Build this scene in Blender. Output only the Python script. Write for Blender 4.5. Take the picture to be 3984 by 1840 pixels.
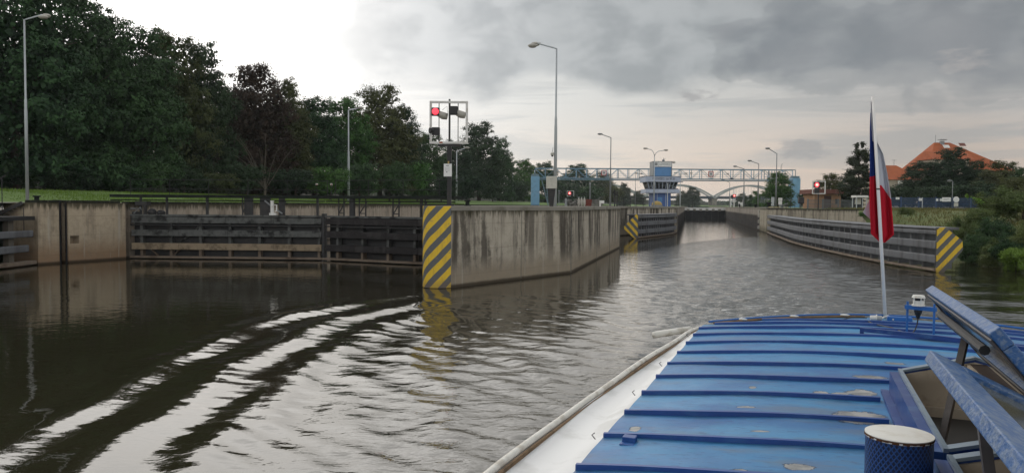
import bpy, bmesh, math, random
import numpy as np
from mathutils import Vector, Matrix

for o in list(bpy.data.objects):
    bpy.data.objects.remove(o)
scene = bpy.context.scene
COL = scene.collection
R = math.radians
random.seed(7)

# ------------------------------------------------------------------ camera
EYE = 4.0
FPX = 3010.0
PITCH, ROLL = math.atan(122.0 / 3010.0), R(0.42)
fwd = Vector((0, math.cos(PITCH), -math.sin(PITCH)))
r0 = Vector((1, 0, 0)); u0 = Vector((0, math.sin(PITCH), math.cos(PITCH)))
rgt = r0 * math.cos(ROLL) + u0 * math.sin(ROLL)
upv = u0 * math.cos(ROLL) - r0 * math.sin(ROLL)
cam = bpy.data.cameras.new("camera")
cam.sensor_width = 36.0
cam.lens = 36.0 * FPX / 3984.0
cam.clip_start = 0.05
cam.clip_end = 12000
camo = bpy.data.objects.new("camera", cam)
m = Matrix((rgt, upv, -fwd)).transposed().to_4x4()
m.translation = Vector((0, 0, EYE))
camo.matrix_world = m
COL.objects.link(camo)
scene.camera = camo

# ------------------------------------------------------------------ node helpers
def nd(nt, typ, ins=None, **attrs):
    n = nt.nodes.new(typ)
    for k, v in attrs.items():
        setattr(n, k, v)
    for k, v in (ins or {}).items():
        s = n.inputs[k]
        if isinstance(v, bpy.types.NodeSocket):
            nt.links.new(v, s)
        else:
            s.default_value = v
    return n
def mth(nt, op, a, b=0.0, c=0.0, clamp=False):
    return nd(nt, 'ShaderNodeMath', {0: a, 1: b, 2: c}, operation=op, use_clamp=clamp).outputs[0]
def mix(nt, f, a, b, blend='MIX'):
    n = nd(nt, 'ShaderNodeMix', {}, data_type='RGBA', blend_type=blend)
    for k, v in ((0, f), (6, a), (7, b)):
        if isinstance(v, bpy.types.NodeSocket): nt.links.new(v, n.inputs[k])
        else: n.inputs[k].default_value = v
    return n.outputs[2]
def sstep(nt, x, a, b):
    n = nd(nt, 'ShaderNodeMapRange', {0: x, 1: a, 2: b, 3: 0.0, 4: 1.0}, interpolation_type='SMOOTHSTEP')
    return n.outputs[0]
def ramp(nt, x, stops, interp='LINEAR'):
    n = nd(nt, 'ShaderNodeValToRGB', {0: x})
    n.color_ramp.interpolation = interp
    e = n.color_ramp.elements
    while len(e) < len(stops): e.new(0.5)
    for i, (p, c) in enumerate(stops):
        e[i].position = p
        e[i].color = c if len(c) == 4 else (*c, 1)
    return n.outputs[0]
def noise(nt, vec, scale, detail=4, rough=0.55, dist=0.0):
    return nd(nt, 'ShaderNodeTexNoise', {'Vector': vec, 'Scale': scale, 'Detail': detail, 'Roughness': rough, 'Distortion': dist}).outputs[0]
def vscale(nt, vec, s, off=(0, 0, 0)):
    return nd(nt, 'ShaderNodeMapping', {'Vector': vec, 'Scale': s, 'Location': off}).outputs[0]
def c4(c): return (c[0], c[1], c[2], 1.0)

# ------------------------------------------------------------------ world: overcast evening sky
SUN_AZ, SUN_EL = R(-24), R(18)
w = bpy.data.worlds.new("World"); scene.world = w
w.use_nodes = True
nt = w.node_tree
nt.nodes.clear()
tc = nd(nt, 'ShaderNodeTexCoord')
dirv = tc.outputs['Generated']
sep = nd(nt, 'ShaderNodeSeparateXYZ', {0: dirv})
dx, dy, dz = sep.outputs
az = mth(nt, 'MULTIPLY', mth(nt, 'ARCTAN2', dx, dy), 180 / math.pi)
el = mth(nt, 'MULTIPLY', mth(nt, 'ARCSINE', dz), 180 / math.pi)
sky = nd(nt, 'ShaderNodeTexSky', {}, sky_type='NISHITA', sun_disc=False, sun_elevation=SUN_EL, sun_rotation=SUN_AZ).outputs[0]
# cloud-plane coordinates
iz = mth(nt, 'ADD', mth(nt, 'MAXIMUM', dz, 0.0), 0.10)
pl = nd(nt, 'ShaderNodeCombineXYZ', {0: mth(nt, 'DIVIDE', dx, iz), 1: mth(nt, 'DIVIDE', dy, iz), 2: 0.0}).outputs[0]
wide = nd(nt, 'ShaderNodeCombineXYZ', {0: mth(nt, 'MULTIPLY', az, 0.045), 1: mth(nt, 'MULTIPLY', el, 0.16), 2: 0.3}).outputs[0]
n_big = noise(nt, vscale(nt, wide, (1, 1, 1), (3.1, 1.7, 0)), 1.1, 6, 0.55, 0.3)
n_str = noise(nt, vscale(nt, wide, (0.7, 2.6, 1), (8.1, 0.4, 0)), 1.5, 7, 0.6, 0.5)
puff = nd(nt, 'ShaderNodeCombineXYZ', {0: mth(nt, 'MULTIPLY', az, 0.10), 1: mth(nt, 'MULTIPLY', el, 0.16), 2: 0.0}).outputs[0]
n_puf = noise(nt, vscale(nt, puff, (1, 1, 1), (1.3, 5.2, 0)), 2.2, 7, 0.5, 0.25)
azn = nd(nt, 'ShaderNodeMapRange', {0: az, 1: -180.0, 2: 180.0}).outputs[0]
def azp(a): return (a + 180) / 360.0
glow = ramp(nt, azn, [(azp(-180), (2.0, 1.97, 1.93)), (azp(-100), (1.45, 1.43, 1.41)), (azp(-45), (1.9, 1.86, 1.8)), (azp(-20), (1.7, 1.68, 1.65)),
                      (azp(-8), (1.02, 1.01, .99)), (azp(2), (.78, .78, .755)), (azp(14), (.60, .595, .575)), (azp(30), (.47, .455, .44)),
                      (azp(62), (.85, .84, .82)), (azp(110), (2.0, 1.97, 1.93)), (azp(180), (2.0, 1.97, 1.93))])
cloudc = ramp(nt, azn, [(azp(-180), (1.7, 1.68, 1.66)), (azp(-60), (.95, .96, .97)), (azp(-22), (1.2, 1.2, 1.2)), (azp(-8), (.66, .68, .695)), (azp(3), (.41, .432, .446)),
                        (azp(14), (.345, .367, .38)), (azp(26), (.255, .272, .286)), (azp(40), (.29, .30, .31)), (azp(70), (.7, .71, .71)), (azp(115), (1.6, 1.58, 1.56)), (azp(180), (1.7, 1.68, 1.66))])
# a warm band low over the horizon
hz = mth(nt, 'SUBTRACT', 1.0, sstep(nt, el, 1.5, 8.5))
hzm = mth(nt, 'MULTIPLY', hz, mth(nt, 'ADD', 0.70, mth(nt, 'MULTIPLY', n_str, 0.45)), clamp=True)
peach = ramp(nt, azn, [(azp(-180), (.80, .78, .78)), (azp(-30), (1.25, 1.16, 1.06)), (azp(-5), (.98, .91, .84)), (azp(8), (.84, .715, .61)), (azp(18), (.77, .62, .51)), (azp(30), (.56, .45, .37)), (azp(90), (.70, .68, .68)), (azp(180), (.80, .78, .78))])
base = mix(nt, hzm, glow, peach)
# layered stratus: a grey sheet above about nine degrees, bright gaps and thin streaks below it
puf2 = noise(nt, vscale(nt, puff, (1, 1, 1), (7.7, 2.9, 0)), 1.1, 6, 0.5, 0.2)
eln = mth(nt, 'ADD', el, mth(nt, 'ADD', mth(nt, 'MULTIPLY', mth(nt, 'SUBTRACT', puf2, 0.5), 7.0), mth(nt, 'MULTIPLY', mth(nt, 'SUBTRACT', n_puf, 0.5), 3.5)))
azb = mth(nt, 'ADD', 0.12, mth(nt, 'MULTIPLY', sstep(nt, az, -21.0, -4.0), 0.80))
m_lay = mth(nt, 'MULTIPLY', sstep(nt, eln, 7.4, 9.8), azb)
cvar = mix(nt, sstep(nt, n_puf, 0.38, 0.64), (1.20, 1.19, 1.18, 1), (.86, .87, .88, 1))
base = mix(nt, m_lay, base, mix(nt, 1.0, cloudc, cvar, 'MULTIPLY'))
m_str = mth(nt, 'MULTIPLY', sstep(nt, n_str, 0.44, 0.60), mth(nt, 'MULTIPLY', mth(nt, 'SUBTRACT', 1.0, m_lay), mth(nt, 'MULTIPLY', sstep(nt, el, 1.0, 4.0), 0.75)))
m_str = mth(nt, 'MULTIPLY', m_str, sstep(nt, az, -20.0, -6.0))
base = mix(nt, m_str, base, mix(nt, 0.5, cloudc, glow))
# the big dark cumulus bank on the right, lit along its upper left edge
def blob(a0, e0, ra, re):
    a = mth(nt, 'DIVIDE', mth(nt, 'SUBTRACT', az, a0), ra); e = mth(nt, 'DIVIDE', mth(nt, 'SUBTRACT', el, e0), re)
    return mth(nt, 'SUBTRACT', 1.0, mth(nt, 'SQRT', mth(nt, 'ADD', mth(nt, 'MULTIPLY', a, a), mth(nt, 'MULTIPLY', e, e))))
b1 = mth(nt, 'MAXIMUM', blob(27.0, 10.6, 12.0, 3.2), mth(nt, 'MAXIMUM', blob(19.0, 10.9, 5.2, 2.9), blob(37.0, 9.6, 13.0, 3.8)))
b2 = mth(nt, 'MAXIMUM', mth(nt, 'MULTIPLY', blob(20.4, 3.9, 1.9, 1.0), 0.8), mth(nt, 'MULTIPLY', blob(13.2, 7.9, 1.5, 0.7), 0.6))
pn = mth(nt, 'MULTIPLY', mth(nt, 'SUBTRACT', n_puf, 0.5), 1.7)
bs = mth(nt, 'ADD', b1, pn)
mb = mth(nt, 'MULTIPLY', mth(nt, 'ADD', mth(nt, 'MULTIPLY', sstep(nt, bs, 0.02, 0.12), 0.35), mth(nt, 'MULTIPLY', sstep(nt, bs, 0.08, 0.75), 0.6)), 0.84)
dark = mix(nt, sstep(nt, puf2, 0.36, 0.66), (.205, .225, .245, 1), (.275, .285, .30, 1))
base = mix(nt, mb, base, dark)
lite = mth(nt, 'MULTIPLY', sstep(nt, mth(nt, 'ADD', blob(30.0, 9.3, 2.2, 0.9), mth(nt, 'MULTIPLY', mth(nt, 'SUBTRACT', noise(nt, vscale(nt, puff, (0.8, 1.4, 1), (5.2, 3.1, 0)), 7.0, 6, 0.62), 0.5), 3.0)), 0.05, 1.0), 0.4)
base = mix(nt, lite, base, (.50, .46, .44, 1))
ms = mth(nt, 'MULTIPLY', sstep(nt, mth(nt, 'ADD', b2, mth(nt, 'MULTIPLY', mth(nt, 'SUBTRACT', noise(nt, vscale(nt, puff, (0.8, 1.2, 1), (2.2, 9.1, 0)), 7.5, 5, 0.6), 0.5), 2.4)), 0.0, 0.6), 0.75)
base = mix(nt, ms, base, (.36, .355, .36, 1))
# high part of the dome, above the picture: bright thin cloud towards the sun
zen = sstep(nt, el, 14.5, 22.0)
azl = mth(nt, 'SUBTRACT', 1.0, sstep(nt, mth(nt, 'ABSOLUTE', mth(nt, 'ADD', az, 28.0)), 12.0, 46.0))
zc = mix(nt, azl, (.63, .65, .67, 1), (2.7, 2.66, 2.6, 1))
zc = mix(nt, mth(nt, 'MULTIPLY', sstep(nt, n_big, 0.42, 0.62), 0.5), zc, mix(nt, azl, (.44, .46, .485, 1), (1.5, 1.5, 1.5, 1)))
base = mix(nt, zen, base, zc)
SKYK = 0.1
scaled = nd(nt, 'ShaderNodeVectorMath', {0: base, 1: (1 / SKYK,) * 3}, operation='MULTIPLY').outputs[0]
fin = mix(nt, 0.965, sky, scaled)
bg = nd(nt, 'ShaderNodeBackground', {'Color': fin, 'Strength': SKYK})
out = nd(nt, 'ShaderNodeOutputWorld', {'Surface': bg.outputs[0]})

# ------------------------------------------------------------------ sun, exposure
sun = bpy.data.lights.new("sun", 'SUN')
sun.energy = 0.6; sun.angle = R(70); sun.color = (1.0, 0.9, 0.78)
suno = bpy.data.objects.new("sun", sun); COL.objects.link(suno)
sd = Vector((math.sin(SUN_AZ) * math.cos(SUN_EL), math.cos(SUN_AZ) * math.cos(SUN_EL), math.sin(SUN_EL)))
suno.rotation_euler = sd.to_track_quat('Z', 'Y').to_euler()
vs = scene.view_settings
scene.display_settings.display_device = 'sRGB'
vs.view_transform = 'Standard'; vs.look = 'None'; vs.exposure = 0.0; vs.gamma = 1.0; vs.use_curve_mapping = False
scene.cycles.max_bounces = 6
scene.cycles.diffuse_bounces = 3
scene.cycles.caustics_reflective = False
scene.cycles.caustics_refractive = False

# ------------------------------------------------------------------ survey helpers (photo measured in 2576 x 1190 units)
S = 3984.0 / 2576.0
def ray(x, y):
    u = (x * S - 1992) / FPX; v = (920 - y * S) / FPX
    return fwd + rgt * u + upv * v
def atZ(x, y, z):
    d = ray(x, y); t = (z - EYE) / d.z
    return Vector((0, 0, EYE)) + d * t
def atY(x, y, Y):
    d = ray(x, y)
    return Vector((0, 0, EYE)) + d * (Y / d.y)

# ------------------------------------------------------------------ mesh building
class MB:
    def __init__(self): self.v = []; self.f = []; self.mi = []
    def face(self, pts, mi=0):
        b = len(self.v); self.v += [tuple(p) for p in pts]; self.f.append(tuple(range(b, b + len(pts)))); self.mi.append(mi); return self
    def add(self, vs, fs, mi=0):
        b = len(self.v); self.v += [tuple(p) for p in vs]
        for f in fs: self.f.append(tuple(b + i for i in f)); self.mi.append(mi)
        return self
    def box(self, x0, x1, y0, y1, z0, z1, mi=0):
        vs = [(x0, y0, z0), (x1, y0, z0), (x1, y1, z0), (x0, y1, z0), (x0, y0, z1), (x1, y0, z1), (x1, y1, z1), (x0, y1, z1)]
        return self.add(vs, [(0, 3, 2, 1), (4, 5, 6, 7), (0, 1, 5, 4), (1, 2, 6, 5), (2, 3, 7, 6), (3, 0, 4, 7)], mi)
    def bar(self, a, b, w, h, mi=0, up=(0, 0, 1)):
        a = Vector(a); b = Vector(b); d = (b - a).normalized(); u = Vector(up)
        if abs(d.dot(u)) > 0.98: u = Vector((0, 1, 0)) if abs(d.y) < .9 else Vector((1, 0, 0))
        s = d.cross(u).normalized(); u = s.cross(d).normalized()
        o = [(-s * w - u * h) / 2, (s * w - u * h) / 2, (s * w + u * h) / 2, (-s * w + u * h) / 2]
        vs = [a + q for q in o] + [b + q for q in o]
        return self.add(vs, [(3, 2, 1, 0), (4, 5, 6, 7), (0, 1, 5, 4), (1, 2, 6, 5), (2, 3, 7, 6), (3, 0, 4, 7)], mi)
    def tube(self, pts, rad, n=8, mi=0, cap=True):
        pts = [Vector(p) for p in pts]
        if not hasattr(rad, '__len__'): rad = [rad] * len(pts)
        rings = []
        for i, p in enumerate(pts):
            d = (pts[min(i + 1, len(pts) - 1)] - pts[max(i - 1, 0)]).normalized()
            u = Vector((0, 0, 1)) if abs(d.z) < 0.9 else Vector((0, 1, 0))
            s = d.cross(u).normalized(); u = s.cross(d).normalized()
            rings.append([p + (s * math.cos(2 * math.pi * k / n) + u * math.sin(2 * math.pi * k / n)) * rad[i] for k in range(n)])
        vs = [q for r_ in rings for q in r_]; fs = []
        for i in range(len(pts) - 1):
            for k in range(n):
                fs.append((i * n + k, i * n + (k + 1) % n, (i + 1) * n + (k + 1) % n, (i + 1) * n + k))
        if cap: fs += [tuple(reversed(range(n))), tuple(range((len(pts) - 1) * n, len(pts) * n))]
        return self.add(vs, fs, mi)
    def prism(self, poly, z0, z1, mi=0):
        n = len(poly)
        a = sum(poly[i][0] * poly[(i + 1) % n][1] - poly[(i + 1) % n][0] * poly[i][1] for i in range(n))
        if a < 0: poly = list(reversed(poly))
        vs = [(p[0], p[1], z0) for p in poly] + [(p[0], p[1], z1) for p in poly]
        fs = [tuple(reversed(range(n))), tuple(range(n, 2 * n))] + [(i, (i + 1) % n, n + (i + 1) % n, n + i) for i in range(n)]
        return self.add(vs, fs, mi)
    def ell(self, c, r, nu=12, nv=7, mi=0):
        vs = []; fs = []
        for j in range(nv + 1):
            th = math.pi * j / nv
            for i in range(nu):
                p = 2 * math.pi * i / nu
                vs.append((c[0] + r[0] * math.sin(th) * math.cos(p), c[1] + r[1] * math.sin(th) * math.sin(p), c[2] + r[2] * math.cos(th)))
        for j in range(nv):
            for i in range(nu):
                fs.append((j * nu + i, (j + 1) * nu + i, (j + 1) * nu + (i + 1) % nu, j * nu + (i + 1) % nu))
        return self.add(vs, fs, mi)
    def mesh(self, name, mats, smooth=False):
        me = bpy.data.meshes.new(name)
        me.from_pydata(self.v, [], self.f)
        if not isinstance(mats, (list, tuple)): mats = [mats]
        for x in mats: me.materials.append(x)
        if len(mats) > 1: me.polygons.foreach_set('material_index', self.mi)
        if smooth:
            me.polygons.foreach_set('use_smooth', [True] * len(me.polygons))
        me.update()
        return me
    def build(self, name, mats, parent=None, smooth=False, bevel=0.0, loc=None):
        o = bpy.data.objects.new(name, self.mesh(name, mats, smooth))
        COL.objects.link(o)
        if parent is not None: o.parent = parent
        if loc is not None: o.location = loc
        if bevel:
            b = o.modifiers.new('bevel', 'BEVEL'); b.width = bevel; b.segments = 2; b.limit_method = 'ANGLE'
        return o

def tag(o, label=None, cat=None, group=None, kind=None):
    if label: o['label'] = label
    if cat: o['category'] = cat
    if group: o['group'] = group
    if kind: o['kind'] = kind
    return o
def thing(name, loc, label, cat, group=None, rz=0.0):
    o = bpy.data.objects.new(name, None); COL.objects.link(o)
    o.empty_display_size = 0.3
    o.location = loc; o.rotation_euler = (0, 0, rz)
    return tag(o, label, cat, group)
def copy_tree(o, parent=None):
    c = o.copy(); COL.objects.link(c)
    if parent is not None: c.parent = parent
    for ch in list(o.children): copy_tree(ch, c)
    return c
def text_mesh(name, body, size, mat, parent, loc, rot=(math.pi / 2, 0, 0), ext=0.012, squeeze=1.0):
    cu = bpy.data.curves.new(name, 'FONT'); cu.body = body; cu.size = size; cu.extrude = ext
    cu.align_x = 'CENTER'; cu.align_y = 'CENTER'
    t = bpy.data.objects.new(name, cu); COL.objects.link(t)
    dg = bpy.context.evaluated_depsgraph_get()
    me = bpy.data.meshes.new_from_object(t.evaluated_get(dg))
    bpy.data.objects.remove(t)
    me.name = name; me.materials.clear(); me.materials.append(mat)
    o = bpy.data.objects.new(name, me); COL.objects.link(o)
    o.parent = parent; o.location = loc; o.rotation_euler = rot; o.scale = (squeeze, 1, 1)
    return o
def carve(o, cutters):
    for c in cutters:
        b = o.modifiers.new('cut', 'BOOLEAN'); b.operation = 'DIFFERENCE'; b.object = c; b.solver = 'EXACT'
    dg = bpy.context.evaluated_depsgraph_get()
    me = bpy.data.meshes.new_from_object(o.evaluated_get(dg))
    o.modifiers.clear(); old = o.data; o.data = me; me.name = old.name
    for c in cutters: bpy.data.objects.remove(c)

# ------------------------------------------------------------------ materials
def newmat(name):
    mt = bpy.data.materials.new(name); mt.use_nodes = True
    t = mt.node_tree; t.nodes.clear()
    p = nd(t, 'ShaderNodeBsdfPrincipled'); o = nd(t, 'ShaderNodeOutputMaterial', {'Surface': p.outputs[0]})
    g = nd(t, 'ShaderNodeNewGeometry'); tcx = nd(t, 'ShaderNodeTexCoord')
    return mt, t, p, g.outputs['Position'], tcx.outputs['Object']
def setp(t, p, k, v):
    if isinstance(v, bpy.types.NodeSocket): t.links.new(v, p.inputs[k])
    else: p.inputs[k].default_value = v
def paint(name, col, rough=0.5, var=0.25, scale=2.0, dirt=None, dirt_amt=0.5, dscale=1.5, metal=0.0, streak=False, bump=0.0, dlo=0.48, dhi=0.66, world=True):
    mt, t, p, pos, obj = newmat(name)
    co = pos if world else obj
    n1 = noise(t, co, scale, 5)
    c = mix(t, n1, c4([x * (1 - var) for x in col]), c4([min(1, x * (1 + var)) for x in col]))
    if dirt:
        v2 = vscale(t, co, (1, 1, 0.12)) if streak else co
        n2 = noise(t, v2, dscale, 6, 0.6)
        c = mix(t, mth(t, 'MULTIPLY', sstep(t, n2, dlo, dhi), dirt_amt), c, c4(dirt))
    setp(t, p, 'Base Color', c); setp(t, p, 'Metallic', metal)
    if rough > 0.68: p.inputs['Specular IOR Level'].default_value = 0.15
    setp(t, p, 'Roughness', mth(t, 'ADD', rough - 0.08, mth(t, 'MULTIPLY', n1, 0.16)))
    if bump:
        bn = nd(t, 'ShaderNodeBump', {'Height': noise(t, co, scale * 6, 5), 'Strength': bump, 'Distance': 0.03})
        t.links.new(bn.outputs[0], p.inputs['Normal'])
    return mt
def emis(name, col, strength):
    mt, t, p, pos, obj = newmat(name)
    setp(t, p, 'Base Color', c4(col)); setp(t, p, 'Emission Color', c4(col)); setp(t, p, 'Emission Strength', strength)
    return mt
def concrete(name, col=(.30, .27, .215), streak_c=(.055, .045, .035), streak=0.6, wl=(.17, .105, .06), wl_h=1.7, wl_amt=0.75, wl_lo=0.35, moss=0.85, top=3.9, far=None, lo=0.47, hi=0.66):
    mt, t, p, pos, obj = newmat(name)
    sp = nd(t, 'ShaderNodeSeparateXYZ', {0: pos}); z = sp.outputs[2]
    n1 = noise(t, pos, 0.9, 6, 0.6); n2 = noise(t, pos, 9.0, 4, 0.6)
    c = mix(t, n1, c4([x * .72 for x in col]), c4([x * 1.22 for x in col]))
    c = mix(t, mth(t, 'MULTIPLY', n2, 0.25), c, c4([x * .7 for x in col]))
    # board-cast horizontal joints
    zz = mth(t, 'ABSOLUTE', mth(t, 'SUBTRACT', mth(t, 'FRACT', mth(t, 'DIVIDE', mth(t, 'ADD', z, mth(t, 'MULTIPLY', n1, 0.12)), 1.25)), 0.5))
    jl = mth(t, 'MULTIPLY', mth(t, 'SUBTRACT', 1.0, sstep(t, zz, 0.0, 0.03)), mth(t, 'MULTIPLY', n1, 0.7))
    c = mix(t, jl, c, c4([x * .45 for x in col]))
    # iron-brown waterline band
    wz = mth(t, 'SUBTRACT', 1.0, sstep(t, mth(t, 'ADD', z, mth(t, 'MULTIPLY', mth(t, 'SUBTRACT', n1, 0.5), 0.9)), wl_lo, wl_h))
    c = mix(t, mth(t, 'MULTIPLY', wz, wl_amt), c, c4(wl))
    # vertical run-off streaks
    sv = vscale(t, pos, (1, 1, 0.07))
    ns = noise(t, sv, 1.5, 7, 0.62); ns2 = noise(t, vscale(t, pos, (1, 1, 0.04), (9, 3, 0)), 5.0, 4, 0.6)
    sm = mth(t, 'MULTIPLY', sstep(t, ns, lo + 0.03, hi + 0.03), mth(t, 'ADD', 0.55, mth(t, 'MULTIPLY', ns2, 0.9)))
    sm = mth(t, 'MULTIPLY', sm, sstep(t, z, 0.2, 2.4))
    amt = streak
    if far:
        amt = mth(t, 'ADD', streak, mth(t, 'MULTIPLY', sstep(t, sp.outputs[1], far[0], far[1]), far[2]))
    c = mix(t, mth(t, 'MULTIPLY', sm, amt, clamp=True), c, c4(streak_c))
    nb_ = noise(t, vscale(t, pos, (1, 1, 0.13), (17, 5, 0)), 0.62, 6, 0.68, 0.3)
    nm2 = noise(t, pos, 2.6, 7, 0.7, 0.4)
    c = mix(t, mth(t, 'MULTIPLY', sstep(t, nm2, 0.47, 0.66), 0.32), c, c4([x * .5 for x in col]))
    blot = mth(t, 'MULTIPLY', mth(t, 'MULTIPLY', sstep(t, mth(t, 'ADD', nb_, mth(t, 'MULTIPLY', mth(t, 'SUBTRACT', nm2, 0.5), 0.18)), 0.50, 0.60), sstep(t, z, 0.3, 1.6)), mth(t, 'MULTIPLY', streak, 1.15), clamp=True)
    c = mix(t, blot, c, c4([x * 1.25 for x in streak_c]))
    # pale lime runs
    nl = noise(t, vscale(t, pos, (1, 1, 0.05), (31, 7, 0)), 3.2, 3, 0.5)
    c = mix(t, mth(t, 'MULTIPLY', sstep(t, nl, 0.62, 0.72), 0.6), c, c4((.42, .39, .33)))
    # dark moss hanging from the coping
    nm = noise(t, vscale(t, pos, (1, 1, 0.16), (5, 2, 0)), 4.5, 4, 0.65)
    mz = sstep(t, mth(t, 'ADD', z, mth(t, 'MULTIPLY', mth(t, 'SUBTRACT', nm, 0.5), 1.3)), top - 0.55, top - 0.1)
    c = mix(t, mth(t, 'MULTIPLY', mz, moss), c, (.045, .042, .022, 1))
    # black damp line just above the water
    dz_ = mth(t, 'SUBTRACT', 1.0, sstep(t, mth(t, 'ADD', z, mth(t, 'MULTIPLY', n1, 0.08)), 0.10, 0.26))
    c = mix(t, mth(t, 'MULTIPLY', dz_, 0.85), c, (.03, .022, .014, 1))
    setp(t, p, 'Base Color', c); setp(t, p, 'Roughness', 0.9); p.inputs['Specular IOR Level'].default_value = 0.08
    bn = nd(t, 'ShaderNodeBump', {'Height': mth(t, 'ADD', n2, mth(t, 'MULTIPLY', ns, 0.6)), 'Strength': 0.35, 'Distance': 0.04})
    t.links.new(bn.outputs[0], p.inputs['Normal'])
    return mt
def stripes(name, ax, freq, yellow=(.76, .50, .03), grey=(.10, .11, .115), off=0.0, slope=1.0, bend=0.0):
    mt, t, p, pos, obj = newmat(name)
    sp = nd(t, 'ShaderNodeSeparateXYZ', {0: obj})
    a = sp.outputs[0]
    if bend:
        a = mth(t, 'MULTIPLY', mth(t, 'POWER', mth(t, 'MAXIMUM', a, 0.0), bend), 1.0)
    ph = mth(t, 'ADD', mth(t, 'MULTIPLY', mth(t, 'SUBTRACT', sp.outputs[2], mth(t, 'MULTIPLY', a, slope)), freq), off)
    n1 = noise(t, obj, 3.0, 4)
    ph = mth(t, 'ADD', ph, mth(t, 'MULTIPLY', mth(t, 'SUBTRACT', n1, 0.5), 0.12))
    fr = mth(t, 'FRACT', mth(t, 'ADD', ph, 40.0))
    k = sstep(t, mth(t, 'ABSOLUTE', mth(t, 'SUBTRACT', fr, 0.5)), 0.235, 0.255)
    c = mix(t, k, c4(yellow), c4(grey))
    n2 = noise(t, vscale(t, obj, (1, 1, 0.2)), 5.0, 6, 0.65)
    c = mix(t, mth(t, 'MULTIPLY', sstep(t, n2, 0.45, 0.75), 0.4), c, (.16, .125, .06, 1))
    n3 = noise(t, vscale(t, obj, (1, 1, 2.0)), 4.0, 6, 0.7)
    c = mix(t, mth(t, 'MULTIPLY', sstep(t, n3, 0.60, 0.66), 0.6), c, (.19, .17, .14, 1))
    lowz = mth(t, 'SUBTRACT', 1.0, sstep(t, mth(t, 'ADD', sp.outputs[2], mth(t, 'MULTIPLY', n1, 0.3)), 0.2, 0.6))
    c = mix(t, mth(t, 'MULTIPLY', lowz, 0.45), c, (.14, .09, .05, 1))
    setp(t, p, 'Base Color', c); setp(t, p, 'Roughness', 0.6)
    return mt

M = {}
M['conc_pier'] = concrete('pier_concrete', (.48, .43, .35), streak_c=(.06, .052, .043), streak=0.72, wl=(.22, .165, .105), wl_amt=.6, far=(38, 58, 0.3), lo=0.43, hi=0.57)
M['conc_left'] = concrete('tan_concrete', (.46, .38, .275), streak=0.26, wl=(.22, .125, .065), wl_h=1.9, top=3.98)
M['conc_wall'] = concrete('chamber_concrete', (.42, .355, .28), streak=0.35, wl=(.06, .05, .042), wl_h=2.2, wl_amt=0.6)
M['conc_dark'] = concrete('wet_chamber_concrete', (.36, .32, .27), streak=0.45, wl=(.018, .016, .018), wl_h=2.75, wl_lo=2.35, wl_amt=0.97, moss=0.3)
M['conc_right'] = concrete('bank_concrete', (.40, .36, .28), streak=0.5, wl=(.1, .085, .05), wl_h=1.4)
M['coping'] = paint('dark_coping', (.022, .024, .016), 0.9, 0.5, 2.0, (.10, .095, .07), 0.6, 3.0)
M['paving'] = paint('concrete_paving', (.25, .235, .2), 0.9, 0.25, 0.8, (.10, .09, .06), 0.6, 0.5)
M['t_grey'] = paint('weathered_timber', (.105, .108, .103), 0.8, 0.5, 4.0, (.012, .012, .012), 0.9, 1.2, bump=0.5)
M['t_tan'] = paint('silted_timber', (.28, .22, .15), 0.85, 0.25, 4.0, (.06, .045, .03), 0.6, 1.6, bump=0.5)
M['t_dark'] = paint('blackened_timber', (.030, .027, .027), 0.75, 0.5, 4.0, (.075, .07, .068), 0.5, 1.1, bump=0.5)
M['silt'] = paint('silted_ledge', (.19, .15, .115), 0.85, 0.3, 3.0, (.07, .045, .03), 0.5, 1.0)
M['black'] = paint('black_steel', (.012, .012, .013), 0.55, 0.4, 3.0, (.045, .035, .028), 0.4, 2.0)
M['deck'] = paint('dark_walkway', (.013, .017, .014), 0.8, 0.4, 2.0, (.05, .05, .04), 0.3, 2.0)
M['fender'] = paint('grey_fender_steel', (.125, .13, .14), 0.6, 0.25, 1.5, (.035, .033, .03), 0.6, 1.1, streak=True)
M['fender_low'] = paint('silted_fender_post', (.13, .115, .095), 0.8, 0.3, 1.5, (.05, .04, .03), 0.6, 1.2, streak=True)
M['galv'] = paint('galvanised_steel', (.42, .45, .46), 0.5, 0.15, 1.2, (.25, .26, .26), 0.5, 1.0, streak=True, metal=0.25)
M['galv_dark'] = paint('dull_galvanised', (.22, .235, .24), 0.55, 0.15, 1.2, (.12, .12, .12), 0.5, 1.0, streak=True, metal=0.2)
M['lampglass'] = paint('lamp_cover', (.30, .27, .23), 0.35, 0.15, 4.0)
M['white'] = paint('white_paint', (.70, .69, .66), 0.5, 0.08, 2.0, (.36, .30, .22), 0.45, 2.5)
M['whitesign'] = paint('white_sign', (.75, .75, .73), 0.45, 0.05, 2.0)
M['bluegant'] = paint('light_blue_paint', (.17, .36, .52), 0.5, 0.12, 1.0, (.11, .2, .27), 0.4, 1.2)
M['truss'] = paint('grey_blue_paint', (.135, .215, .25), 0.55, 0.12, 1.0)
M['towerblue'] = paint('tower_blue', (.09, .245, .49), 0.5, 0.12, 0.8, (.05, .14, .3), 0.4, 1.0)
M['towerdeep'] = paint('tower_deep_blue', (.042, .11, .31), 0.5, 0.12, 0.8)
M['towergrey'] = paint('tower_pale_blue', (.40, .45, .55), 0.55, 0.1, 1.0, (.28, .31, .38), 0.4, 1.5)
M['ink'] = paint('sign_ink', (.03, .035, .05), 0.6, 0.1, 2.0)
M['arch'] = paint('arch_paint', (.30, .33, .31), 0.6, 0.1, 0.3)
M['bridgedeck'] = paint('bridge_deck', (.05, .07, .09), 0.7, 0.15, 0.2)
M['cabinet'] = paint('cabinet_grey', (.50, .49, .43), 0.55, 0.08, 2.0, (.35, .33, .28), 0.4, 3.0)
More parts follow.
